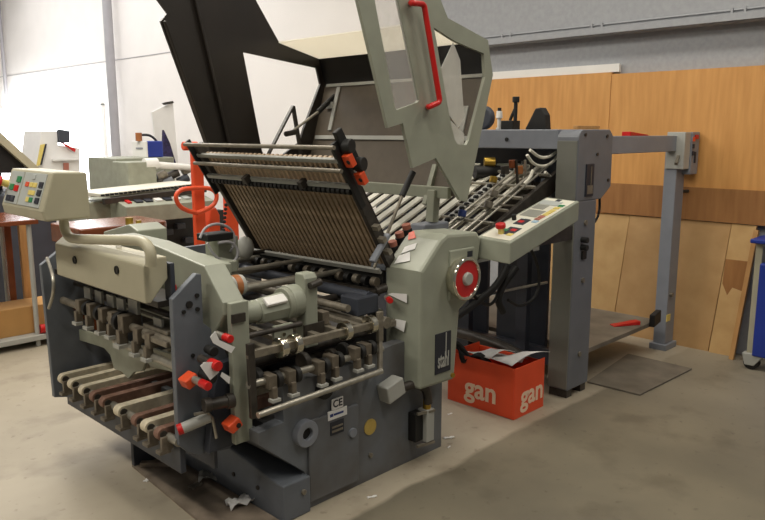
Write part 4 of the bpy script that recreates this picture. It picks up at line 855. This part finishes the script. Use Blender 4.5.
# orange stacker truck
ST = thing('stacker_truck', (3.2, 5.2, 0), 'orange-red hand stacker truck with loop handle behind the machine', 'stacker truck')
def mast(x0, x1, y0, Y, nm):
    a_ = at(x0, 200, Y=Y); c_ = at(x1, 200, Y=Y); zt_ = at((x0+x1)/2, y0, Y=Y).z
    return MB().box(a_.x, c_.x, Y, Y+.05, .05, zt_).build(nm, 'truck', ST, .006)
mast(195,205,146,5.2,'mast'); mast(226,238,150,5.3,'mast')
a_, c_ = at(183,146,Y=5.17), at(197,146,Y=5.17); MB().cyl(a_, c_, .035, n=16).build('mast_cap', 'truck', ST, .006)
b = MB(); b.tube([at(*q, Y=5.12) for q in ((197,213),(188,211),(180,207),(176,200),(176,194),(182,189),(195,188),(210,188),(216,192),(217,198),(214,205),(206,210),(197,213))], .018, 10, 2); b.build('loop_handle', 'truck', ST)
b = MB(); b.prism([xz(at(*q, Y=5.25)) for q in ((209,222),(211,209),(216,207),(220,215),(221,236),(209,236))], 'y', 5.25, 5.40); b.build('pump_case', 'truck', ST, .01)
MB().box(3.0, 3.75, 5.2, 5.45, .04, .14).build('chassis', 'truck', ST, .01)
for k, x in enumerate((3.08, 3.55)): MB().box(x, x+.14, 5.45, 6.3, .05, .10).build('fork', 'truck', ST, .006)
for x in (3.1, 3.65): MB().cyl((x-.03, 5.3, .05), (x+.03, 5.3, .05), .05).build('wheel', 'black', ST)
b = MB()
for i in range(14): v = at(226-.4*i, 205+4.2*i, Y=5.22); b.ball(v, .016, 8)
b.build('lift_chain', 'black', ST)

# ================================================================== LIGHT
def area(nm, loc, rot, sx, sy, e, col=(1,.94,.82)):
    l = bpy.data.lights.new(nm, 'AREA'); l.shape = 'RECTANGLE'; l.size = sx; l.size_y = sy; l.energy = e; l.color = col
    o = bpy.data.objects.new(nm, l); COL.objects.link(o); o.location = loc; o.rotation_euler = rot; return o
area('ceiling_lamp', (1.2, .3, 4.4), (0,0,0), .4, 4.5, 66)
area('ceiling_lamp', (4.0, 1.0, 4.4), (0,0,0), .4, 4.5, 62)
area('ceiling_lamp', (2.0, 5.6, 4.4), (0,0,0), .6, 3.0, 120)
area('ceiling_lamp', (-1.2, 3.2, 4.4), (0,0,0), .4, 4.5, 120)  # unseen lamp added to brighten the tray and front-left faces
area('left_wall_fill', (3.0, 11, 4.5), (0,0,0), 4, 8, 240, (1,.98,.97))  # unseen area light added to brighten the white wall at the left
area('window_daylight', (5.3, 14, 1.5), (0, math.radians(-100), 0), 1.4, 4.5, 130, (.95,.98,1))
w = bpy.data.worlds.new('world'); C.world = w; w.use_nodes = True
w.node_tree.nodes['Background'].inputs[0].default_value = (1,.95,.88,1); w.node_tree.nodes['Background'].inputs[1].default_value = .09
C.view_settings.view_transform = 'Standard'; C.view_settings.look = 'None'; C.view_settings.exposure = .36; C.view_settings.gamma = 1
for o in COL.objects:
    if 'org' in o: del o['org']
